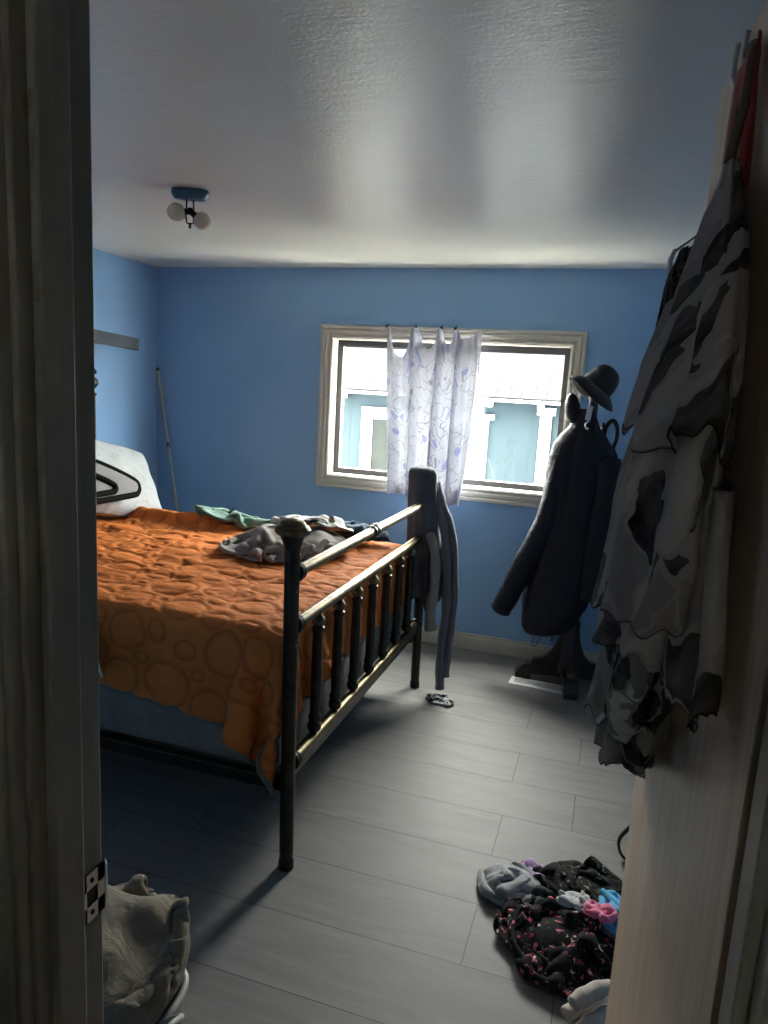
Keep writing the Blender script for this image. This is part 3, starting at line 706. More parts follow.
for r, tries in ((0.088, 160), (0.070, 500), (0.054, 1600), (0.042, 3000), (0.032, 5000), (0.024, 7000)):
    for _ in range(tries):
        x, y = rng.uniform(0, W_), rng.uniform(0, H_)
        if all((x-a)**2+(y-b)**2 > (r+q+0.003)**2 for a, b, q in circ): circ.append((x, y, r))
seam = np.full(U.shape, 1.0); wx = U+0.006*np.sin(Vv*23)+0.004*np.sin(U*41+Vv*17); wy = Vv+0.006*np.sin(U*19)+0.004*np.sin(Vv*37)
for a, b, q in circ:
    e = 0.82+0.18*math.sin(a*31+b*17)
    d_ = np.abs(np.sqrt((wx-a)**2+((wy-b)/max(e, 0.8))**2)-q*0.97); np.minimum(seam, d_, out=seam)
puff = 0.0068*(1-np.exp(-(seam/0.0095)**1.1))
gu = np.gradient(D, axis=1); gv = np.gradient(D, axis=0); nrm = np.cross(gu, gv); nrm /= np.linalg.norm(nrm, axis=-1, keepdims=True)+1e-12
wr = np.array([[0.0022*fbm(U[j, i]*13+2*fbm(U[j, i]*4, Vv[j, i]*4, 7), Vv[j, i]*24, 1.0, 3) for i in range(mx)] for j in range(my)])
D = D+nrm*(puff+wr)[..., None]
g = G(); g.grid(D.tolist(), uv=np.stack([U, Vv], -1).reshape(-1, 2).tolist())
qo = tag(g.build('quilt', 'quilt', smooth=180, fix=False), 'orange quilted bedspread with circle stitching spread over the bed', 'quilt')
at = qo.data.attributes.new('stitch', 'FLOAT', 'POINT'); at.data.foreach_set('value', np.exp(-(seam/0.0055)**2).ravel().astype(np.float32))
edge = [P[0, i] for i in range(nx)]+[P[j, nx-1] for j in range(1, ny)]+[P[ny-1, i] for i in range(nx-2, -1, -1)]+[P[j, 0] for j in range(ny-2, 0, -1)]
g = G(); g.tube([tuple(e) for e in edge]+[tuple(edge[0])], 0.0075, 8)
o = g.build('hem_binding', 'binding', None, smooth=180)
o.parent = qo; o.location = o.location-qo.location; o['label'] = 'dark green-grey binding along the quilt hem'
QT = 0.752
BH = np.full((120, 100), QT-0.012)
for p in D.reshape(-1, 3):
    a, b = int((p[0]+2.9)/0.02), int((p[1]-1.85)/0.02)
    if 0 <= a < 120 and 0 <= b < 100 and p[2] > BH[a, b]: BH[a, b] = p[2]
def bed_h(x, y):
    a = np.clip(((np.asarray(x)+2.9)/0.02).astype(int), 0, 119); b = np.clip(((np.asarray(y)-1.85)/0.02).astype(int), 0, 99)
    return BH[a, b]+0.006

# ------------------------------------------------------------------ things on the bed
# pillow leaning on the headboard
def pillow(c, w_, h_, th, M):
    g = G(); n = 26; rows_t = []; rows_b = []; uvs = []
    for j in range(n+1):
        v = j/n*2-1; rt = []; rb = []
        for i in range(n+1):
            u = i/n*2-1
            k = (max(0, 1-u**4)*max(0, 1-v**4))**0.45
            pin = 1-0.07*(abs(u)**3)*(1-abs(v))*1.2
            x = u*w_/2*(1-0.06*(1-v*v)*abs(u)**2); y = v*h_/2*(1-0.06*(1-u*u)*abs(v)**2)
            wr = 0.012*fbm(u*2.4+3, v*2.4, 1)+0.006*fbm(u*6, v*6, 2)
            rt.append(M @ Vector((x, y, th/2*k+wr*k))); rb.append(M @ Vector((x, y, -th/2*k-0.003))); uvs.append((x, y))
        rows_t.append(rt); rows_b.append(rb)
    g.grid(rows_t, uv=uvs); g.grid(rows_b, uv=uvs); return g
def frame(o, xa, ya):
    xa = Vector(xa).normalized(); ya = Vector(ya); ya = (ya-xa*ya.dot(xa)).normalized(); za = xa.cross(ya)
    m = Matrix((xa, ya, za)).transposed().to_4x4(); return Matrix.Translation(o) @ m
Mp = frame((-2.51, 3.10, 0.955), (0.08, 1, -0.26), (-0.62, 0.0, 1))
tag(pillow(None, 0.78, 0.46, 0.17, Mp).build('pillow', 'pillow', smooth=180), 'white pillow with faint grey print leaning at the head of the bed', 'pillow')
Mp = frame((-2.25, 3.05, 0.79), (0.2, 1, 0), (-1, 0.1, 0.08))
# flat grey pouch with thick black outline
Mc = frame((-2.36, 2.99, 0.995), (0.05, 1, -0.02), (-0.5, 0, 1))
pouch = thing('pouch', 'grey flat pouch with thick black rounded outlines against the white pillow', 'pouch', tuple(Mc.translation))
def rtri(sx, ox=0.0, oy=0.0):
    pts = [(-0.42, 0.11), (-0.30, 0.155), (-0.05, 0.055), (0.115, -0.035), (0.135, -0.075), (0.115, -0.105), (0.07, -0.115), (-0.2, -0.12), (-0.4, -0.12), (-0.46, -0.06), (-0.46, 0.05)]
    return [Vector(((x)*sx+ox, y*sx+oy, 0)) for x, y in pts]
lp = spline(rtri(1.0)+[rtri(1.0)[0]], 6)
poly = [(p.x*0.95, p.y*0.95) for p in lp[:-1]]
g = G(); n_ = len(poly)
g.add([Mc @ Vector((x, y, 0.012)) for x, y in poly]+[Mc @ Vector((x, y, -0.012)) for x, y in poly], [tuple(range(n_)), tuple(range(2*n_-1, n_-1, -1))]+[(i, (i+1) % n_, (i+1) % n_+n_, i+n_) for i in range(n_)])
g.build('panel', 'cushion', pouch, smooth=30)
G().tube([Mc @ p for p in lp], 0.017, 8).build('piping', 'rubber', pouch, smooth=180)
lp2 = spline(rtri(0.52, -0.115, -0.03)+[rtri(0.52, -0.115, -0.03)[0]], 6)
G().tube([Mc @ (p+Vector((0, 0, 0.016))) for p in lp2], 0.015, 8).build('inner_piping', 'rubber', pouch, smooth=180)

tag(crumple('bed_sheet', 'green', -1.80, 3.26, 0.31, 0.14, radians(7), (0.95, 0.52), lambda x, y: bed_h(x, y)+0.022*np.exp(-((y-3.26)/0.07)**2), 4, solid=0.003), 'sage green sheet bunched along the far edge of the orange quilt', 'sheet')
lump = lambda x, y: bed_h(x, y)+0.085*np.exp(-((x+1.33)/0.20)**4-((y-2.90)/0.17)**4)+0.022*np.sin(x*21+y*9)*np.exp(-((x+1.33)/0.24)**2-((y-2.9)/0.2)**2)
tag(crumple('jersey_top', 'taupe', -1.35, 2.86, 0.29, 0.25, radians(24), (0.92, 0.80), lump, 7, lift=0.16), 'taupe grey jersey top crumpled on the orange quilt behind the post', 'clothing')
hump = lambda x, y: lump(x, y)+0.022
tag(crumple('folded_shirt', 'palegrey', -1.30, 3.05, 0.20, 0.13, radians(35), (0.6, 0.42), lambda x, y: bed_h(x, y)+0.02+0.09*np.exp(-((x+1.3)/0.22)**4-((y-3.0)/0.17)**4), 9), 'pale grey shirt lying behind the taupe top on the bed', 'clothing')
tag(crumple('black_sock', 'black_cloth', -1.27, 2.95, 0.085, 0.05, radians(10), (0.26, 0.14), lambda x, y: hump(x, y)+0.02, 12, du=0.014), 'small black garment lying on top of the taupe jersey top', 'clothing')
tag(crumple('jeans', 'denim', -1.14, 3.25, 0.18, 0.10, radians(-14), (0.66, 0.42), lambda x, y: bed_h(x, y)+0.06*np.exp(-((x+1.14)/0.14)**2-((y-3.25)/0.08)**2), 15, lift=0.16, bend=0.45, solid=0.006), 'dark blue jeans crumpled by the far end of the footboard', 'jeans')
# navy pillowcase with a white edge hanging over the bedside
g = G(); rows = []; uvs = []
for j in range(14):
    t = j/13; row = []
    xe = -1.565+0.085*t                                            # slanting white edge
    for i in range(14):
        s_ = i/13; x = xe-0.40*(1-0.25*t)*s_; row.append((x, MY0-0.070-0.014*sin(s_*8+t*2)*t-0.015*t, 0.70-0.165*t*(1-0.30*s_)+0.012*s_)); uvs.append((s_*0.36, t*0.36))
    rows.append(row)
nv = tag(g.grid(rows, uv=uvs).build('pillowcase', 'navy', smooth=180, solid=0.006, subsurf=1, fix=False), 'navy pillowcase with white edge hanging beside the orange quilt at the near bedside', 'pillowcase')
g = G().tube([r[0] for r in rows], 0.004, 8); ed = g.build('edge_piping', 'vent', None, smooth=180); ed.parent = nv; ed.location = ed.location-nv.location; ed['label'] = 'white edge piping'
# garments over the far bed post
fx, fy = PX-0.030, PY1
hd = thing('jacket', 'charcoal hooded jacket pulled over the far bed post', 'jacket', (PX, PY1, 0.35))
def folds(tab, x0, y0, nf, amp, seed, z0, z1, n=72, m=44, drift=(0, 0), sq=(1, 1)):
    g = G(); rows = []; uvs = []
    for j in range(m):
        t = j/(m-1); z = z0+(z1-z0)*t; r = interp(tab, t)
        row = []
        for k in range(n):
            a = 2*pi*k/n
            f = amp*min(1, t*1.6)*(sin(nf*a+seed+1.5*sin(t*3+seed))+0.6*sin((nf+3)*a-seed*2+t*2))+0.35*amp*fbm(cos(a)*2+seed, sin(a)*2, t*5)
            rr = r*(1+f); zz = z+(0.035*sin(3*a+seed)+0.02*sin(7*a))*t*t
            row.append((x0+drift[0]*t+rr*sq[0]*cos(a), y0+drift[1]*t+rr*sq[1]*sin(a), zz)); uvs.append((k/n*0.6, t*abs(z1-z0)))
        rows.append(row)
    return g.grid(rows, True, False, uvs)
folds([(0, 0.004), (0.008, 0.040), (0.022, 0.060), (0.05, 0.068), (0.25, 0.068), (0.45, 0.070), (0.7, 0.078), (1, 0.085)], fx, fy, 5, 0.15, 1.3, 1.135, 0.47, drift=(0.05, -0.0)).build('hood', 'charcoal', hd, smooth=180, solid=0.004, fix=False)
# sleeve hanging at the room side
G().tube(spline([(fx+0.070, fy-0.060, 0.82), (fx+0.110, fy-0.085, 0.72), (fx+0.118, fy-0.090, 0.58), (fx+0.105, fy-0.080, 0.44), (fx+0.112, fy-0.075, 0.34)], 6), [0.024+0.009*i/25+0.003*sin(i*0.9) for i in range(25)], 12, flat=0.7).build('sleeve', 'taupe', hd, smooth=180)
tg = thing('leggings', 'grey striped leggings hanging from the far bed post down to the floor', 'leggings', (PX+0.12, PY1, 0.0))
for k, (dx, dy, zb, rr) in enumerate(((0.0, 0.03, 0.035, 0.026), (0.035, 0.045, 0.10, 0.020))):
    pts = spline([(fx+0.062+dx*0.3, fy-0.02+dy, 1.06), (fx+0.090+dx*0.6, fy-0.02+dy, 0.95), (fx+0.135+dx, fy-0.03+dy, 0.80), (fx+0.165+dx, fy-0.03+dy, 0.5), (fx+0.160+dx, fy-0.045+dy*0.6, 0.25), (fx+0.170+dx*0.7, fy-0.06+dy*0.5, zb)], 8)
    G().tube(pts, [rr*(0.8+0.5*sin(min(i/len(pts)*3, 1.5))+0.12*sin(i*1.1+k)) for i in range(len(pts))], 16, flat=0.7).build('leg', 'striped', tg, smooth=180)
tag(crumple('printed_sock', 'bw', fx+0.195, fy-0.120, 0.085, 0.055, radians(-25), (0.32, 0.24), 0.0, 21, du=0.012, lift=0.05), 'black and white printed sock on the floor below the striped leggings', 'sock')

# ------------------------------------------------------------------ curtain
cur = thing('curtain', 'small sheer white curtain with butterfly print hooked over the window', 'curtain', (-1.02, YB-0.06, 0.80))
NXc, NYc = 91, 70
hooks = [0.0, 0.305, 0.53, 0.70, 1.0]
xt = [-1.290, -1.120, -0.972, -0.892, -0.738]; xb = [-1.235, -1.085, -0.975, -0.885, -0.785]
rows = []; uvs = []
zt0 = 1.842; zb0 = 0.842
for j in range(NYc):
    t = j/(NYc-1); row = []
    for i in range(NXc):
        s = i/(NXc-1)
        a = np.interp(s, hooks, xt); b = np.interp(s, hooks, xb)
        k = max(q for q in range(4) if s >= hooks[q]-1e-9); sg = (s-hooks[k])/(hooks[k+1]-hooks[k])
        sg = min(1, max(0, (sg-0.14)/0.72))
        sag = (0.165, 0.115, 0.085, 0.03)[k]*(4*sg*(1-sg))**0.8
        if k == 3: sag = 0.065*(1-sg)**0.7*(sg*6 if sg < 0.16 else 1)
        zt = zt0-sag-0.006*s
        zb = zb0+0.05*abs(s-0.62)*1.5+0.02*sin(s*9)-0.02*(s > 0.4)
        mid = sin(pi*min(1, t*1.0))
        x = a*(1-t)+b*t + (0.02*mid if s > 0.9 else 0)
        fold = 0.042*sin(2*pi*s*4.3+0.6)*(0.45+0.55*t)+0.016*sin(2*pi*s*9.5+2+t*1.5)*(0.4+0.6*t)
        x += 0.013*cos(2*pi*s*4.3+0.6)*(0.4+0.6*t)
        y = YB-0.062-fold-0.02*t+0.008*fbm(s*5, t*4, 3)
        row.append((x, y, zt+(zb-zt)*t)); uvs.append((s*0.95, t*1.0))
    rows.append(row)
g = G(); g.grid(rows, uv=uvs)
g.build('panel', 'curtain', cur, smooth=180, fix=False, subsurf=1)
for x in (-1.290, -1.120, -0.972, -0.892):
    G().tube(spline([(x, YB-0.062, zt0-0.008), (x+0.008, YB-0.07, zt0+0.006), (x, YB-0.05, zt0+0.014), (x-0.006, YB-0.028, zt0+0.006), (x, YB-0.0255, zt0-0.006)], 5), 0.0035, 8).build('hook', 'brass', cur, smooth=180)
    G().sphere((x, YB-0.066, zt0), 0.010, (1, 0.8, 1), 12).build('clip', 'gunmetal', cur)

# ------------------------------------------------------------------ coat tree, coat, hat, bag
CX, CY = -0.115, 3.80
ct = thing('coat_tree', 'dark wooden pedestal coat stand under the long black coat', 'coat stand', (CX, CY, 0))
G().lathe([(0.0, 0.05), (0.062, 0.05), (0.062, 0.09), (0.048, 0.11), (0.044, 0.30), (0.05, 0.33), (0.034, 0.36), (0.028, 0.60), (0.028, 1.30), (0.036, 1.32), (0.022, 1.36), (0.022, 1.50), (0.030, 1.52), (0.022, 1.55), (0, 1.565)], c=(CX, CY, 0)).build('column', 'darkwood', ct, smooth=35)
for k in range(4):
    M = Matrix.Translation((CX, CY, 0)) @ Matrix.Rotation(radians(-170+90*k), 4, 'Z')
    ft = G(); Lf = (0.27, 0.25, 0.24, 0.22)[k]
    ft.prism([(0.02, 0.03), (Lf-0.08, 0.03), (Lf-0.08, 0.0), (Lf, 0.0), (Lf, 0.035), (Lf-0.018, 0.055), (Lf-0.03, 0.075), (Lf-0.05, 0.085), (0.03, 0.085)], -0.034, 0.034, M)
    f_ = ft.build('foot', 'darkwood', ct, smooth=0, bevel=0.004)
    arc = [(0.03, 0.085)]+[(Lf*0.72, 0.085)]+[(Lf*0.72-0.012, 0.105), (Lf*0.62, 0.112)]+[(0.045+(Lf*0.62-0.05)*(1-sin(a*pi/14))*1.0, 0.112+0.22*(1-cos(a*pi/14))) for a in range(1, 8)]+[(0.03, 0.36)]
    G().prism(arc, -0.020, 0.020, M).build('bracket', 'darkwood', f_, smooth=25, bevel=0.003)
for a in range(4):
    an = radians(25+90*a)
    G().tube(spline([(CX, CY, 1.33), (CX+0.04*cos(an), CY+0.04*sin(an), 1.335), (CX+0.062*cos(an), CY+0.062*sin(an), 1.355), (CX+0.060*cos(an), CY+0.060*sin(an), 1.385)], 5), 0.008, 8).build('peg', 'black_metal', ct, smooth=180)
coat = thing('coat', 'long black puffer coat hanging on the coat stand by the window', 'coat', (CX, CY, 0.25))
# body: stacked cross-sections with horizontal channel quilting; axis leans and shifts
body_tab = [  # z, centre x, half width, half depth
    (0.265, -0.245, 0.105, 0.105), (0.30, -0.235, 0.135, 0.135), (0.40, -0.215, 0.165, 0.145), (0.55, -0.190, 0.178, 0.145), (0.70, -0.172, 0.178, 0.14),
    (0.85, -0.160, 0.172, 0.135), (1.00, -0.155, 0.170, 0.125), (1.12, -0.152, 0.166, 0.115), (1.20, -0.150, 0.160, 0.105), (1.27, -0.148, 0.145, 0.092), (1.32, -0.148, 0.112, 0.078), (1.36, -0.148, 0.075, 0.062), (1.41, -0.148, 0.056, 0.054), (1.45, -0.148, 0.046, 0.048)]
rows = []; n = 64; m = 130; uvs = []
for j in range(m):
    z = body_tab[0][0]+(body_tab[-1][0]-body_tab[0][0])*j/(m-1)
    cx_ = float(np.interp(z, [b[0] for b in body_tab], [b[1] for b in body_tab])); a_ = float(np.interp(z, [b[0] for b in body_tab], [b[2] for b in body_tab])); b_ = float(np.interp(z, [b[0] for b in body_tab], [b[3] for b in body_tab]))
    row = []
    for k in range(n):
        th = 2*pi*k/n; puff = abs(sin(pi*(z-0.265)/0.115+0.25*fbm(cos(th)*1.5, sin(th)*1.5, z*2)))**0.6
        pf = 1+0.055*(puff-0.6)*(0.65 if z < 1.0 else 0.35)+0.035*fbm(cos(th)*3, sin(th)*3, z*5)
        op = 1-0.10*math.exp(-((th-1.5*pi+0.25)/0.10)**2)
        zz = z+(0.03*cos(th)*(1 if z < 0.5 else 0))*(0.5-z)*4*0.5
        row.append((cx_+a_*pf*op*cos(th), CY-0.01+b_*pf*op*sin(th), zz)); uvs.append((k/n, z))
    rows.append(row)
G().grid(rows, True, True, uvs).build('body', 'nylon', coat, smooth=180)
pts = spline([(-0.225, CY-0.03, 1.22), (-0.245, CY-0.06, 1.06), (-0.285, CY-0.08, 0.86), (-0.375, CY-0.09, 0.64), (-0.435, CY-0.09, 0.48), (-0.487, CY-0.09, 0.355)], 14)
G().tube(pts, [(0.030 if i < 2 else 0.066)+0.0032*abs(sin(i*0.34))*(1 if i > 20 else 0)-0.014*i/len(pts)-(0.014 if i > len(pts)-3 else 0) for i in range(len(pts))], 20, flat=0.85, upv=(0, 1, 0)).build('sleeve', 'nylon', coat, smooth=180)
pts = spline([(-0.02, CY-0.06, 1.22), (0.0, CY-0.10, 1.05), (-0.02, CY-0.13, 0.85), (-0.03, CY-0.13, 0.66), (-0.03, CY-0.12, 0.50)], 14)
G().tube(pts, [(0.03 if i < 2 else 0.062)+0.0032*abs(sin(i*0.34))-0.012*i/len(pts) for i in range(len(pts))], 20, flat=0.85, upv=(0, 1, 0)).build('sleeve', 'nylon', coat, smooth=180)
G().tube(spline([(-0.275, CY-0.11, 0.30), (-0.30, CY-0.11, 0.225), (-0.285, CY-0.11, 0.205), (-0.27, CY-0.11, 0.225), (-0.255, CY-0.11, 0.30)], 6), 0.002, 6).build('drawcord', 'leather', coat)
G().tube([(-0.20, CY-0.11, 0.30), (-0.199, CY-0.11, 0.245)], [0.002, 0.005], 6).build('drawcord', 'leather', coat)
# hood standing up beside the peg
rows = []
for j in range(13):
    t = j/12; row = []
    for k in range(16):
        th = 2*pi*k/16; r = 0.052*sqrt(max(0.01, 1-(2*t-0.95)**2*0.95))
        row.append((-0.205-0.02*t+r*0.75*cos(th), CY-0.02+r*sin(th), 1.375+0.15*t))
    rows.append(row)
G().grid(rows, True, True).build('hood', 'nylon', coat, smooth=180)
# hat
hat = thing('bucket_hat', 'dark brimmed felt hat tilted on top of the coat stand', 'hat', (-0.11, CY, 1.53))
Mh = Matrix.Translation((-0.108, CY-0.015, 1.560)) @ Matrix.Rotation(radians(36), 4, 'Y') @ Matrix.Rotation(radians(-4), 4, 'X') @ Matrix.Scale(1.06, 4)
cr_ = []
for (r, z) in [(0.076, -0.014), (0.077, 0.0), (0.076, 0.030), (0.071, 0.058), (0.061, 0.082), (0.045, 0.099), (0.024, 0.108), (0.0, 0.110)]:
    cr_.append([Mh @ Vector((max(r, 1e-4)*cos(2*pi*k/32)*0.98, max(r, 1e-4)*sin(2*pi*k/32)*1.12, z)) for k in range(32)])
G().grid(cr_, True, False).build('crown', 'felt', hat, smooth=180, fix=True, solid=0.003)
br_ = []
for (r, z) in [(0.074, 0.0), (0.088, -0.007), (0.108, -0.024), (0.124, -0.042), (0.130, -0.052)]:
    br_.append([Mh @ Vector((r*cos(2*pi*k/32), r*sin(2*pi*k/32)*1.08, z+0.008*sin(2*2*pi*k/32+1)*(r-0.07)/0.05)) for k in range(32)])
G().grid(br_, True, False).build('brim', 'felt', hat, smooth=180, solid=0.003)
band = []
for (r, z) in [(0.0765, 0.002), (0.078, 0.004), (0.0765, 0.024), (0.0755, 0.026)]:
    band.append([Mh @ Vector((r*cos(2*pi*k/32)*0.98, r*sin(2*pi*k/32)*1.12, z)) for k in range(32)])
G().grid(band, True, False).build('band', 'black_cloth', hat, smooth=180)
# paper tag on a clip
tgk = thing('price_tag', 'small pale tag on a hook below the dark hat', 'tag', (-0.13, CY-0.15, 1.40))
G().box(-0.013, 0.013, -0.001, 0.001, -0.035, 0.035, Matrix.Translation((-0.128, CY-0.148, 1.432)) @ Matrix.Rotation(radians(6), 4, 'Y')).build('card', 'tag', tgk, smooth=0, bevel=0.002)
G().tube(spline([(-0.125, CY-0.148, 1.395), (-0.140, CY-0.150, 1.378), (-0.136, CY-0.15, 1.362), (-0.128, CY-0.148, 1.355), (-0.124, CY-0.148, 1.362)], 5), 0.004, 8).build('clip', 'steel', tgk, smooth=180)
# backpack hanging at the right of the stand
bp = thing('backpack', 'dark backpack hanging right of the coat on the coat stand', 'backpack', (0.0, CY+0.04, 0.68))
g = G(); rows = []
for j in range(24):
    t = j/23; z = 0.66+0.62*t; e = (1-abs(2*t-1)**5)**0.4 if 0 < t < 1 else 0.05
    row = []
    for k in range(28):
        th = 2*pi*k/28; c_, s_ = cos(th), sin(th)
        row.append((-0.062+0.006*t+0.100*e*abs(c_)**0.6*(1 if c_ > 0 else -1), CY+0.085+0.075*e*abs(s_)**0.6*(1 if s_ > 0 else -1), z))
    rows.append(row)
g.grid(rows, True, True).build('pack_body', 'black_cloth', bp, smooth=180)
G().tube(spline([(-0.055, CY+0.02, 1.25), (-0.045, CY-0.02, 1.36), (-0.015, CY-0.02, 1.40), (0.008, CY, 1.37), (0.012, CY+0.01, 1.31), (-0.005, CY+0.0, 1.25)], 7), 0.011, 8, flat=0.5).build('strap', 'black_cloth', bp, smooth=180)
G().tube(spline([(-0.02, CY-0.00, 1.24), (0.03, CY+0.01, 1.10), (0.035, CY+0.02, 0.92), (0.01, CY+0.03, 0.74)], 7), 0.012, 8, flat=0.5).build('strap', 'black_cloth', bp, smooth=180)

# ------------------------------------------------------------------ floor register
vt = thing('floor_vent', 'white slotted floor register in front of the coat stand', 'vent', (-0.25, 3.665, 0))
Mv = Matrix.Translation((-0.245, 3.668, 0)) @ Matrix.Rotation(radians(-4), 4, 'Z')
G().box(-0.150, 0.150, -0.052, 0.052, 0.0, 0.006, Mv).build('plate', 'vent', vt, smooth=0, bevel=0.003)
for r_i in range(2):
    for k in range(24):
        x = -0.124+k*0.0108
        G().box(x, x+0.005, -0.028+0.030*r_i, -0.003+0.030*r_i, 0.0055, 0.0066, Mv).build('slot', 'black_metal', vt, smooth=0)

# ------------------------------------------------------------------ ceiling light
FX, FY = -1.567, 2.42
fxr = thing('ceiling_light', 'teal ceiling light with two round globes near the left wall', 'ceiling light', (FX, FY, H))
Mf = Matrix.Translation((FX, FY, H)) @ Matrix.Rotation(radians(20), 4, 'Z') @ Matrix.Diagonal((0.85, 0.85, 1, 1))
rows = []
for (r, z) in [(0.001, -0.0001), (0.078, -0.0001), (0.081, -0.004), (0.081, -0.014), (0.074, -0.026), (0.066, -0.032), (0.001, -0.033)]:
    rows.append([Mf @ Vector((r*cos(2*pi*k/32)*1.0, r*sin(2*pi*k/32)*0.62*(1+0.10*cos(4*pi*k/32)), z)) for k in range(32)])
G().grid(rows, True, True).build('canopy', 'teal_metal', fxr, smooth=35)
for sx in (-0.014, 0.014):
    G().tube([Mf @ Vector((sx, 0, -0.03)), Mf @ Vector((sx*1.2, 0, -0.085)), Mf @ Vector((sx, 0, -0.115)), Mf @ Vector((sx*0.2, 0, -0.118))], 0.0028, 8).build('stem', 'black_metal', fxr, smooth=180)
G().lathe([(0, 0.0), (0.010, 0.0), (0.013, -0.012), (0.010, -0.024), (0, -0.024)], M=Mf @ Matrix.Translation((0, 0, -0.062))).build('hub', 'black_metal', fxr)
G().lathe([(0, 0), (0.007, 0.0), (0.005, -0.008), (0.007, -0.014), (0.003, -0.02), (0, -0.022)], M=Mf @ Matrix.Translation((0, 0, -0.114))).build('finial', 'black_metal', fxr)
for s_, c_, r in ((-1, (FX-0.044, FY-0.02, H-0.080), 0.033), (1, (FX+0.042, FY+0.015, H-0.106), 0.031)):
    hub = Vector((FX, FY, H-0.075)); cc = Vector(c_); d = (cc-hub).normalized()
    soc = G().tube([hub, cc-d*r*0.75], [0.009, 0.014], 12).build('socket', 'black_metal', fxr, smooth=60)
    G().sphere(c_, r, (1, 1, 1), 28).build('globe', 'globe', fxr, smooth=180)

# ------------------------------------------------------------------ shelf, rod
sh = thing('wall_shelf', 'dark blue-grey shelf fixed high on the left wall', 'shelf', (XL, 3.2, 1.62))
y0s, y1s = 2.5, 3.585
Ms = Matrix.Translation((XL, y1s, 1.672)) @ Matrix.Rotation(radians(-3.0), 4, 'X')
G().box(0.0, 0.205, -1.1, 0, 0.0, 0.018, Ms).build('board', 'trim', sh, smooth=0, bevel=0.002)
G().box(0.185, 0.207, -1.1, 0.002, -0.040, 0.028, Ms).build('front_lip', 'shelf', sh, smooth=0, bevel=0.002)
G().box(0.0, 0.185, -1.0, -0.98, -0.12, 0.0, Ms).build('bracket', 'shelf', sh, smooth=0)
rd = thing('curtain_rod', 'thin olive brown rod leaning in the corner behind the bed', 'rod', (-2.57, 4.0, 0))
ra, rb = Vector((-2.575, 4.015, 0.002)), Vector((-2.835, 4.025, 1.535))
G().tube([ra, rb], 0.0075, 10).build('tube', 'rod', rd, smooth=60)
mid = ra.lerp(rb, 0.68); G().tube([mid, mid+(rb-ra).normalized()*0.03], 0.010, 10).build('joint', 'brass', rd, smooth=60)
G().lathe([(0, -0.008), (0.010, -0.006), (0.012, 0.004), (0.006, 0.012), (0, 0.014)], c=tuple(rb)).build('end_cap', 'gunmetal', rd)

# ------------------------------------------------------------------ open door and what hangs on it
da = Vector((0.144, YN+0.004, 0)); dbv = Vector((0.107, 1.37, 0)); dd_ = (dbv-da).normalized(); dn = Vector((-dd_.y, dd_.x, 0))
DL = (dbv-da).length
def dp(s, o, z): return da+dd_*s+dn*o+Vector((0, 0, z))
dr = bpy.data.objects.new('door_1', None); COL.objects.link(dr); dr.location = tuple(da); struct(dr)
Md = Matrix((dd_, dn, Vector((0, 0, 1)))).transposed().to_4x4(); Md = Matrix.Translation(da) @ Md
G().box(0, DL, -0.035, 0, 0.008, 2.0, Md).build('leaf', 'door', dr, smooth=0, bevel=0.0015)
for z in (0.25, 1.0, 1.75): G().tube([dp(-0.006, -0.036, z-0.04), dp(-0.006, -0.036, z+0.04)], 0.006, 10).build('hinge', 'steel', dr)
kn = G().lathe([(0, 0), (0.03, 0), (0.03, 0.006), (0.012, 0.01), (0.011, 0.035), (0.024, 0.045), (0.027, 0.06), (0.02, 0.07), (0, 0.072)], M=Matrix.Translation(dp(DL-0.06, -0.035, 0.93)) @ Matrix.Rotation(pi/2, 4, 'Y')).build('knob', 'brass', dr)

SH = 0.50                                                        # where along the door the hook sits
hk = thing('over_door_hook', 'silver metal hook over the top edge of the open door', 'hook', tuple(dp(SH, 0.01, 1.96)))
G().tube([dp(SH, -0.0375, 1.94), dp(SH, -0.0375, 2.003), dp(SH, 0.003, 2.003), dp(SH, 0.003, 1.955), dp(SH, 0.005, 1.940), dp(SH, 0.010, 1.935), dp(SH, 0.014, 1.945), dp(SH, 0.015, 1.970), dp(SH, 0.013, 1.988)], [0.0035]*4+[0.0045]*5, 10).build('hook_strap', 'steel', hk, smooth=60)
# olive cord loop from the hook to the dress neckline
cd = thing('cord', 'olive cord looped from the door hook to the printed dress', 'cord', tuple(dp(0.42, 0.03, 1.80)))
G().tube(spline([dp(0.43, 0.010, 1.945), dp(0.385, 0.009, 1.938), dp(0.370, 0.011, 1.90), dp(0.355, 0.020, 1.845), dp(0.340, 0.028, 1.80), dp(0.335, 0.030, 1.785)], 6), 0.006, 8).build('strand', 'olive_cord', cd, smooth=180)
G().tube(spline([dp(0.335, 0.030, 1.785), dp(0.31, 0.034, 1.77), dp(0.29, 0.040, 1.745)], 6), 0.007, 8, flat=0.5).build('end_tape', 'sock', cd, smooth=180)
# red garment strips
rdn = thing('red_sash', 'red satin sash hanging flat on the door behind the grey dress', 'sash', tuple(dp(0.40, 0.01, 1.6)))
def strip(s0, s1, z0, z1, o, wv, seed):
    g = G(); rows = []; uvs = []
    for j in range(20):
        t = j/19; row = []
        for i in range(9):
            s = i/8; row.append(dp(s0+(s1-s0)*s+0.008*sin(t*6+seed), o+0.008*sin(s*wv+seed+t*2)*(0.3+t), z1+(z0-z1)*t)); uvs.append((s*0.1, t))
        rows.append(row)
    return g.grid(rows, uv=uvs)
strip(0.39, 0.475, 1.62, 1.945, 0.010, 7, 0.4).build('strip', 'red', rdn, smooth=180, solid=0.003, fix=False)
strip(0.345, 0.375, 1.60, 1.94, 0.010, 5, 2.0).build('strip', 'red', rdn, smooth=180, solid=0.003, fix=False)

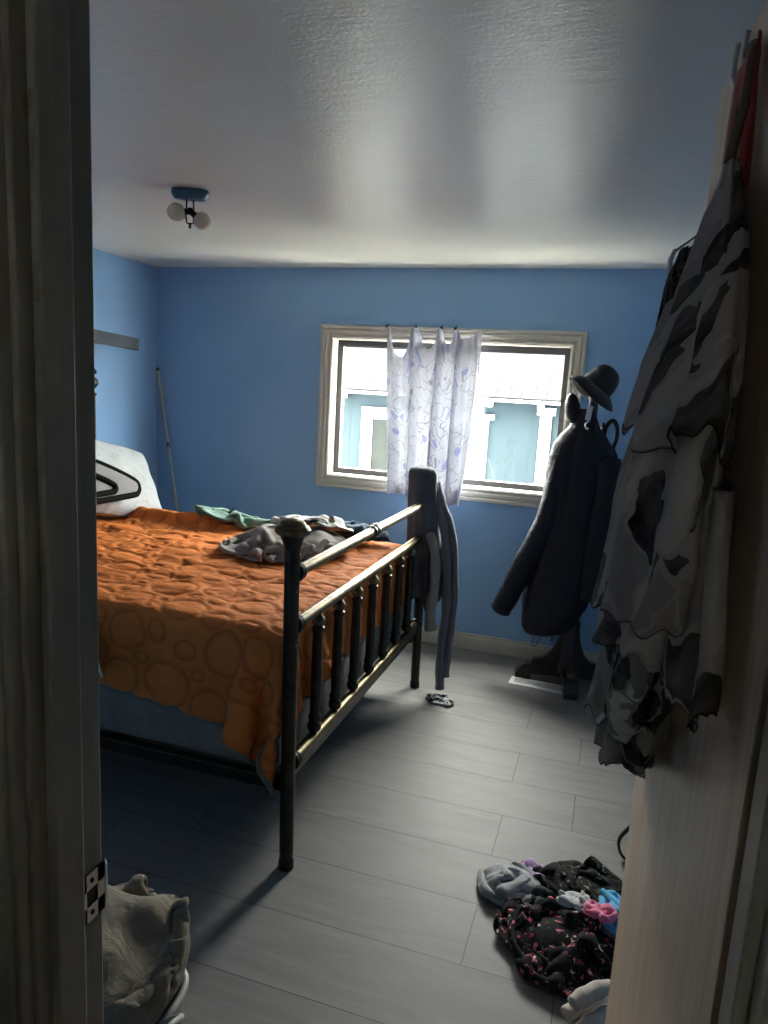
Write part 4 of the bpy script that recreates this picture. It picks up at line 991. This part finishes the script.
def garment(layers, parent, seed0):
    pass
def layer(name, mat, parent, tab, nf, amp, seed, hem, n=220, m=56, solid=0.0012):
    """tab rows: z, centre along door, half width, centre out, half depth (top to bottom)"""
    Z = [-r[0] for r in tab]; rows = []; uvs = []
    z0, z1 = tab[0][0], tab[-1][0]
    for j in range(m):
        t = j/(m-1); z = z0+(z1-z0)*t
        c, hw, oc, hdp = (float(np.interp(-z, Z, [r[q] for r in tab])) for q in (1, 2, 3, 4))
        row = []
        for k in range(n):
            a = 2*pi*k/n
            q = nf*a*1.6+seed+0.8*sin(2*a+seed)+0.7*fbm(t*1.6, a*0.8, seed)
            f = (0.25+0.75*t)*(sin(q)+0.22*sin(2.3*q+seed*2+t)+0.5*fbm(cos(a)*2.2+seed, sin(a)*2.2, t*2.2))
            ca_, sa_ = cos(a), sin(a)
            cs = abs(ca_)**0.85*(1 if ca_ > 0 else -1)
            so = oc+hdp*sa_+amp*0.045*f*(1 if hdp > 0.012 else 0.2)
            zz = z+hem(a)*t**2.2+0.02*fbm(cos(a)*4, sin(a)*4, seed)*t
            row.append(dp(c+hw*cs+0.02*amp*3*cos(q), max(so, 0.005+0.002*sin(9*a)), zz)); uvs.append((a/(2*pi)*1.1*max(hw/0.3, 0.5), z))
        rows.append(row)
    o = G().grid(rows, True, False, uvs).build(name, mat, parent, smooth=180, solid=solid, fix=False)
    hv = o.data.attributes.new('hem', 'FLOAT', 'POINT'); hv.data.foreach_set('value', np.array([1.0 if j >= m-1 and (name != 'bodice') else 0.0 for j in range(m) for k in range(n)], dtype=np.float32))
    return o

dr1 = thing('chiffon_dress', 'grey leaf print chiffon dress with tiered ruffles hanging on the door', 'dress', tuple(dp(0.40, 0.06, 0.85)))
layer('bodice', 'chiffon', dr1, [(1.785, 0.33, 0.012, 0.026, 0.008), (1.74, 0.34, 0.09, 0.030, 0.013), (1.66, 0.36, 0.19, 0.036, 0.021), (1.58, 0.37, 0.24, 0.038, 0.024), (1.46, 0.385, 0.27, 0.042, 0.028)], 4, 0.16, 0.3, lambda a: 0)
layer('ruffle', 'chiffon', dr1, [(1.64, 0.36, 0.21, 0.042, 0.026), (1.56, 0.37, 0.27, 0.048, 0.036), (1.46, 0.385, 0.32, 0.056, 0.044)], 4, 0.30, 1.9, lambda a: 0.014*sin(5*a))
layer('skirt', 'chiffon', dr1, [(1.49, 0.40, 0.27, 0.046, 0.034), (1.35, 0.42, 0.305, 0.056, 0.046), (1.20, 0.43, 0.31, 0.060, 0.052)], 5, 0.30, 4.2, lambda a: -0.07*cos(a)+0.012*sin(4*a))
layer('ruffle', 'chiffon', dr1, [(1.30, 0.45, 0.25, 0.048, 0.038), (1.22, 0.47, 0.25, 0.056, 0.046), (1.14, 0.475, 0.245, 0.056, 0.047)], 4, 0.32, 2.7, lambda a: -0.05*cos(a)+0.012*sin(3*a+1))
layer('ruffle', 'chiffon_petals', dr1, [(1.18, 0.49, 0.21, 0.048, 0.038), (1.10, 0.495, 0.215, 0.054, 0.044), (1.00, 0.50, 0.215, 0.057, 0.046)], 4, 0.28, 5.1, lambda a: -0.065*cos(a)+0.008*sin(3*a))
layer('lining', 'chiffon_petals', dr1, [(1.10, 0.52, 0.15, 0.045, 0.030), (1.0, 0.525, 0.16, 0.048, 0.032), (0.92, 0.53, 0.16, 0.048, 0.034)], 5, 0.22, 3.3, lambda a: -0.06*cos(a)+0.008*sin(5*a))
layer('lining', 'chiffon', dr1, [(1.42, 0.23, 0.13, 0.030, 0.020), (1.28, 0.215, 0.14, 0.030, 0.022), (1.19, 0.20, 0.13, 0.030, 0.022)], 4, 0.2, 0.9, lambda a: 0.01*sin(4*a))
dr2 = thing('dark_dress', 'dark flower print dress on a white hanger between door edge and grey dress', 'dress', tuple(dp(0.62, 0.06, 1.0)))
layer('body', 'darkchiffon', dr2, [(1.735, 0.585, 0.02, 0.036, 0.010), (1.69, 0.60, 0.06, 0.040, 0.016), (1.58, 0.62, 0.085, 0.042, 0.022), (1.40, 0.645, 0.10, 0.045, 0.028), (1.15, 0.66, 0.10, 0.048, 0.032), (1.0, 0.66, 0.09, 0.048, 0.032)], 6, 0.2, 0.8, lambda a: 0.02*sin(3*a))
hg = thing('hanger', 'slim white hanger arm showing in the neckline of the dark dress', 'hanger', tuple(dp(0.55, 0.06, 1.7)))
G().tube([dp(0.635, 0.052, 1.690), dp(0.59, 0.058, 1.722), dp(0.575, 0.054, 1.732)], 0.004, 8).build('arm', 'vent', hg)
G().tube(spline([dp(0.575, 0.054, 1.732), dp(0.50, 0.014, 1.765), dp(0.455, 0.010, 1.84), dp(0.47, 0.009, 1.935)], 5), 0.0016, 8).build('hook', 'gunmetal', hg, smooth=180)

# ------------------------------------------------------------------ laundry hamper behind the jamb
hx, hy = -0.83, 0.945
hm = thing('laundry_hamper', 'canvas laundry hamper with wire rim just inside the doorway', 'hamper', (hx, hy, 0))
def rrect(w_, d_, z, n=40, p=4.0):
    out = []
    for k in range(n):
        a = 2*pi*k/n; c_, s_ = cos(a), sin(a)
        out.append((hx+w_*abs(c_)**(2/p)*(1 if c_ > 0 else -1), hy+d_*abs(s_)**(2/p)*(1 if s_ > 0 else -1), z))
    return out
G().grid([rrect(0.12, 0.12, 0.004), rrect(0.14, 0.14, 0.006), rrect(0.145, 0.145, 0.05), rrect(0.15, 0.15, 0.2), rrect(0.155, 0.155, 0.335)], True, False).build('bag', 'hampercloth', hm, smooth=60, solid=0.005)
rim = rrect(0.159, 0.159, 0.335); G().tube(rim+[rim[0]], 0.007, 8).build('rim', 'wicker', hm, smooth=180)
G().tube(spline([(hx+0.160, hy-0.10, 0.335), (hx+0.190, hy-0.085, 0.37), (hx+0.206, hy-0.03, 0.395), (hx+0.200, hy+0.02, 0.37), (hx+0.160, hy+0.03, 0.335)], 6), 0.006, 8).build('handle', 'wicker', hm, smooth=180)
def heap(x, y):
    r = np.sqrt(((x-hx)/0.20)**2+((y-hy)/0.20)**2)
    return 0.27+0.27*np.sqrt(np.clip(1-r**2.4, 0, 1))+0.020*np.sin(x*33+y*12)*np.sin(y*26)+0.018*np.sin(y*38-x*9)
tag(crumple('towel', 'beige', hx+0.0, hy+0.005, 0.190, 0.195, 0.5, (1.25, 1.15), heap, 51, du=0.019, lift=0.16, solid=0.007, bend=0.5, steps=120), 'beige towel heaped on top of the laundry hamper', 'towel')
# ------------------------------------------------------------------ clothes on the floor beside the door
pile = lambda x, y: 0.004+0.075*np.exp(-((x-0.07)/0.15)**2-((y-1.93)/0.16)**2)
tag(crumple('black_lace_top', 'lace', 0.055, 2.075, 0.165, 0.125, radians(8), (0.62, 0.50), lambda x, y: 0.05*np.exp(-((x-0.05)/0.12)**2-((y-2.07)/0.09)**2), 31, lift=0.14), 'black lace top with pale specks at the back of the floor pile', 'clothing')
tag(crumple('grey_t_shirt', 'grey_knit', -0.165, 2.020, 0.108, 0.100, radians(-15), (0.44, 0.42), lambda x, y: 0.05*np.exp(-((x+0.165)/0.07)**2-((y-2.02)/0.07)**2), 33, lift=0.15, du=0.018), 'grey t-shirt bunched at the left end of the floor pile', 'clothing')
tag(crumple('lilac_top', 'lilac', -0.085, 2.110, 0.075, 0.05, radians(-10), (0.26, 0.18), 0.02, 35, du=0.014), 'lilac top on the floor behind the grey t-shirt', 'clothing')
tag(crumple('green_top', 'darkgreen', -0.045, 1.960, 0.120, 0.075, radians(15), (0.40, 0.28), 0.015, 39, du=0.018, lift=0.12), 'dark green top between the grey t-shirt and the flowered dress', 'clothing')
tag(crumple('floral_dress', 'floral', 0.005, 1.815, 0.205, 0.155, radians(-32), (0.84, 0.66), lambda x, y: 0.004+0.055*np.exp(-((x-0.0)/0.14)**2-((y-1.83)/0.09)**2), 37, lift=0.16), 'black dress with small pink flowers, biggest garment of the floor pile', 'dress')
tag(crumple('pale_cloth', 'palegrey', 0.035, 1.925, 0.058, 0.045, radians(8), (0.19, 0.16), 0.085, 41, du=0.013), 'pale grey cloth on the floor pile beside the pink one', 'clothing')
tag(crumple('pink_top', 'pink', 0.100, 1.900, 0.050, 0.042, radians(0), (0.20, 0.18), 0.090, 43, du=0.012), 'pink cloth bunched on the floor pile beside the blue one', 'clothing')
tag(crumple('blue_top', 'bluecloth', 0.140, 1.950, 0.055, 0.095, radians(5), (0.22, 0.34), 0.065, 45, du=0.014), 'sky blue top on the floor pile next to the door', 'clothing')
for k, (x, y, z, a) in enumerate(((0.080, 1.640, 0.022, 0.75), (0.108, 1.605, 0.024, 0.9), (0.092, 1.634, 0.066, 0.8))):
    d = Vector((cos(a), sin(a), 0))
    pts = spline([Vector((x, y, z))-d*0.065, Vector((x, y, z+0.006))-d*0.03, Vector((x, y, z+0.008))+d*0.02, Vector((x, y, z))+d*0.07], 7)
    g = G().tube(pts, [0.012+0.010*sin(pi*min(1, (i+2)/len(pts)))**0.5+0.0012*sin(i*0.9+k) for i in range(len(pts))], 16, flat=0.85)
    tag(g.build('sock', 'sock', smooth=180), ('oatmeal sock on the floor, the one nearest the flowered dress', 'oatmeal sock on the floor, the one touching the door', 'oatmeal sock lying on top of the two other socks')[k], 'sock', 'oatmeal socks beside the door')
# handbag behind the door, its strap loop showing past the edge
hb = thing('handbag', 'black handbag on the floor behind the door with its strap loop showing', 'bag', (0.27, 2.36, 0))
g = G(); rows = []
for (z, k) in ((0.0, 0.9), (0.02, 1.0), (0.08, 1.02), (0.16, 0.9), (0.20, 0.78)):
    rows.append([(0.275+0.075*k*abs(cos(a))**0.6*(1 if cos(a) > 0 else -1), 2.40+0.12*k*abs(sin(a))**0.6*(1 if sin(a) > 0 else -1), z) for a in [2*pi*q/28 for q in range(28)]])
g.grid(rows, True, True).build('bag_body', 'leather', hb, smooth=60)
G().tube(spline([(0.235, 2.34, 0.16), (0.19, 2.33, 0.12), (0.155, 2.325, 0.065), (0.165, 2.315, 0.02), (0.20, 2.30, 0.01), (0.24, 2.31, 0.05)], 7), 0.011, 8, flat=0.45).build('strap', 'leather', hb, smooth=180)
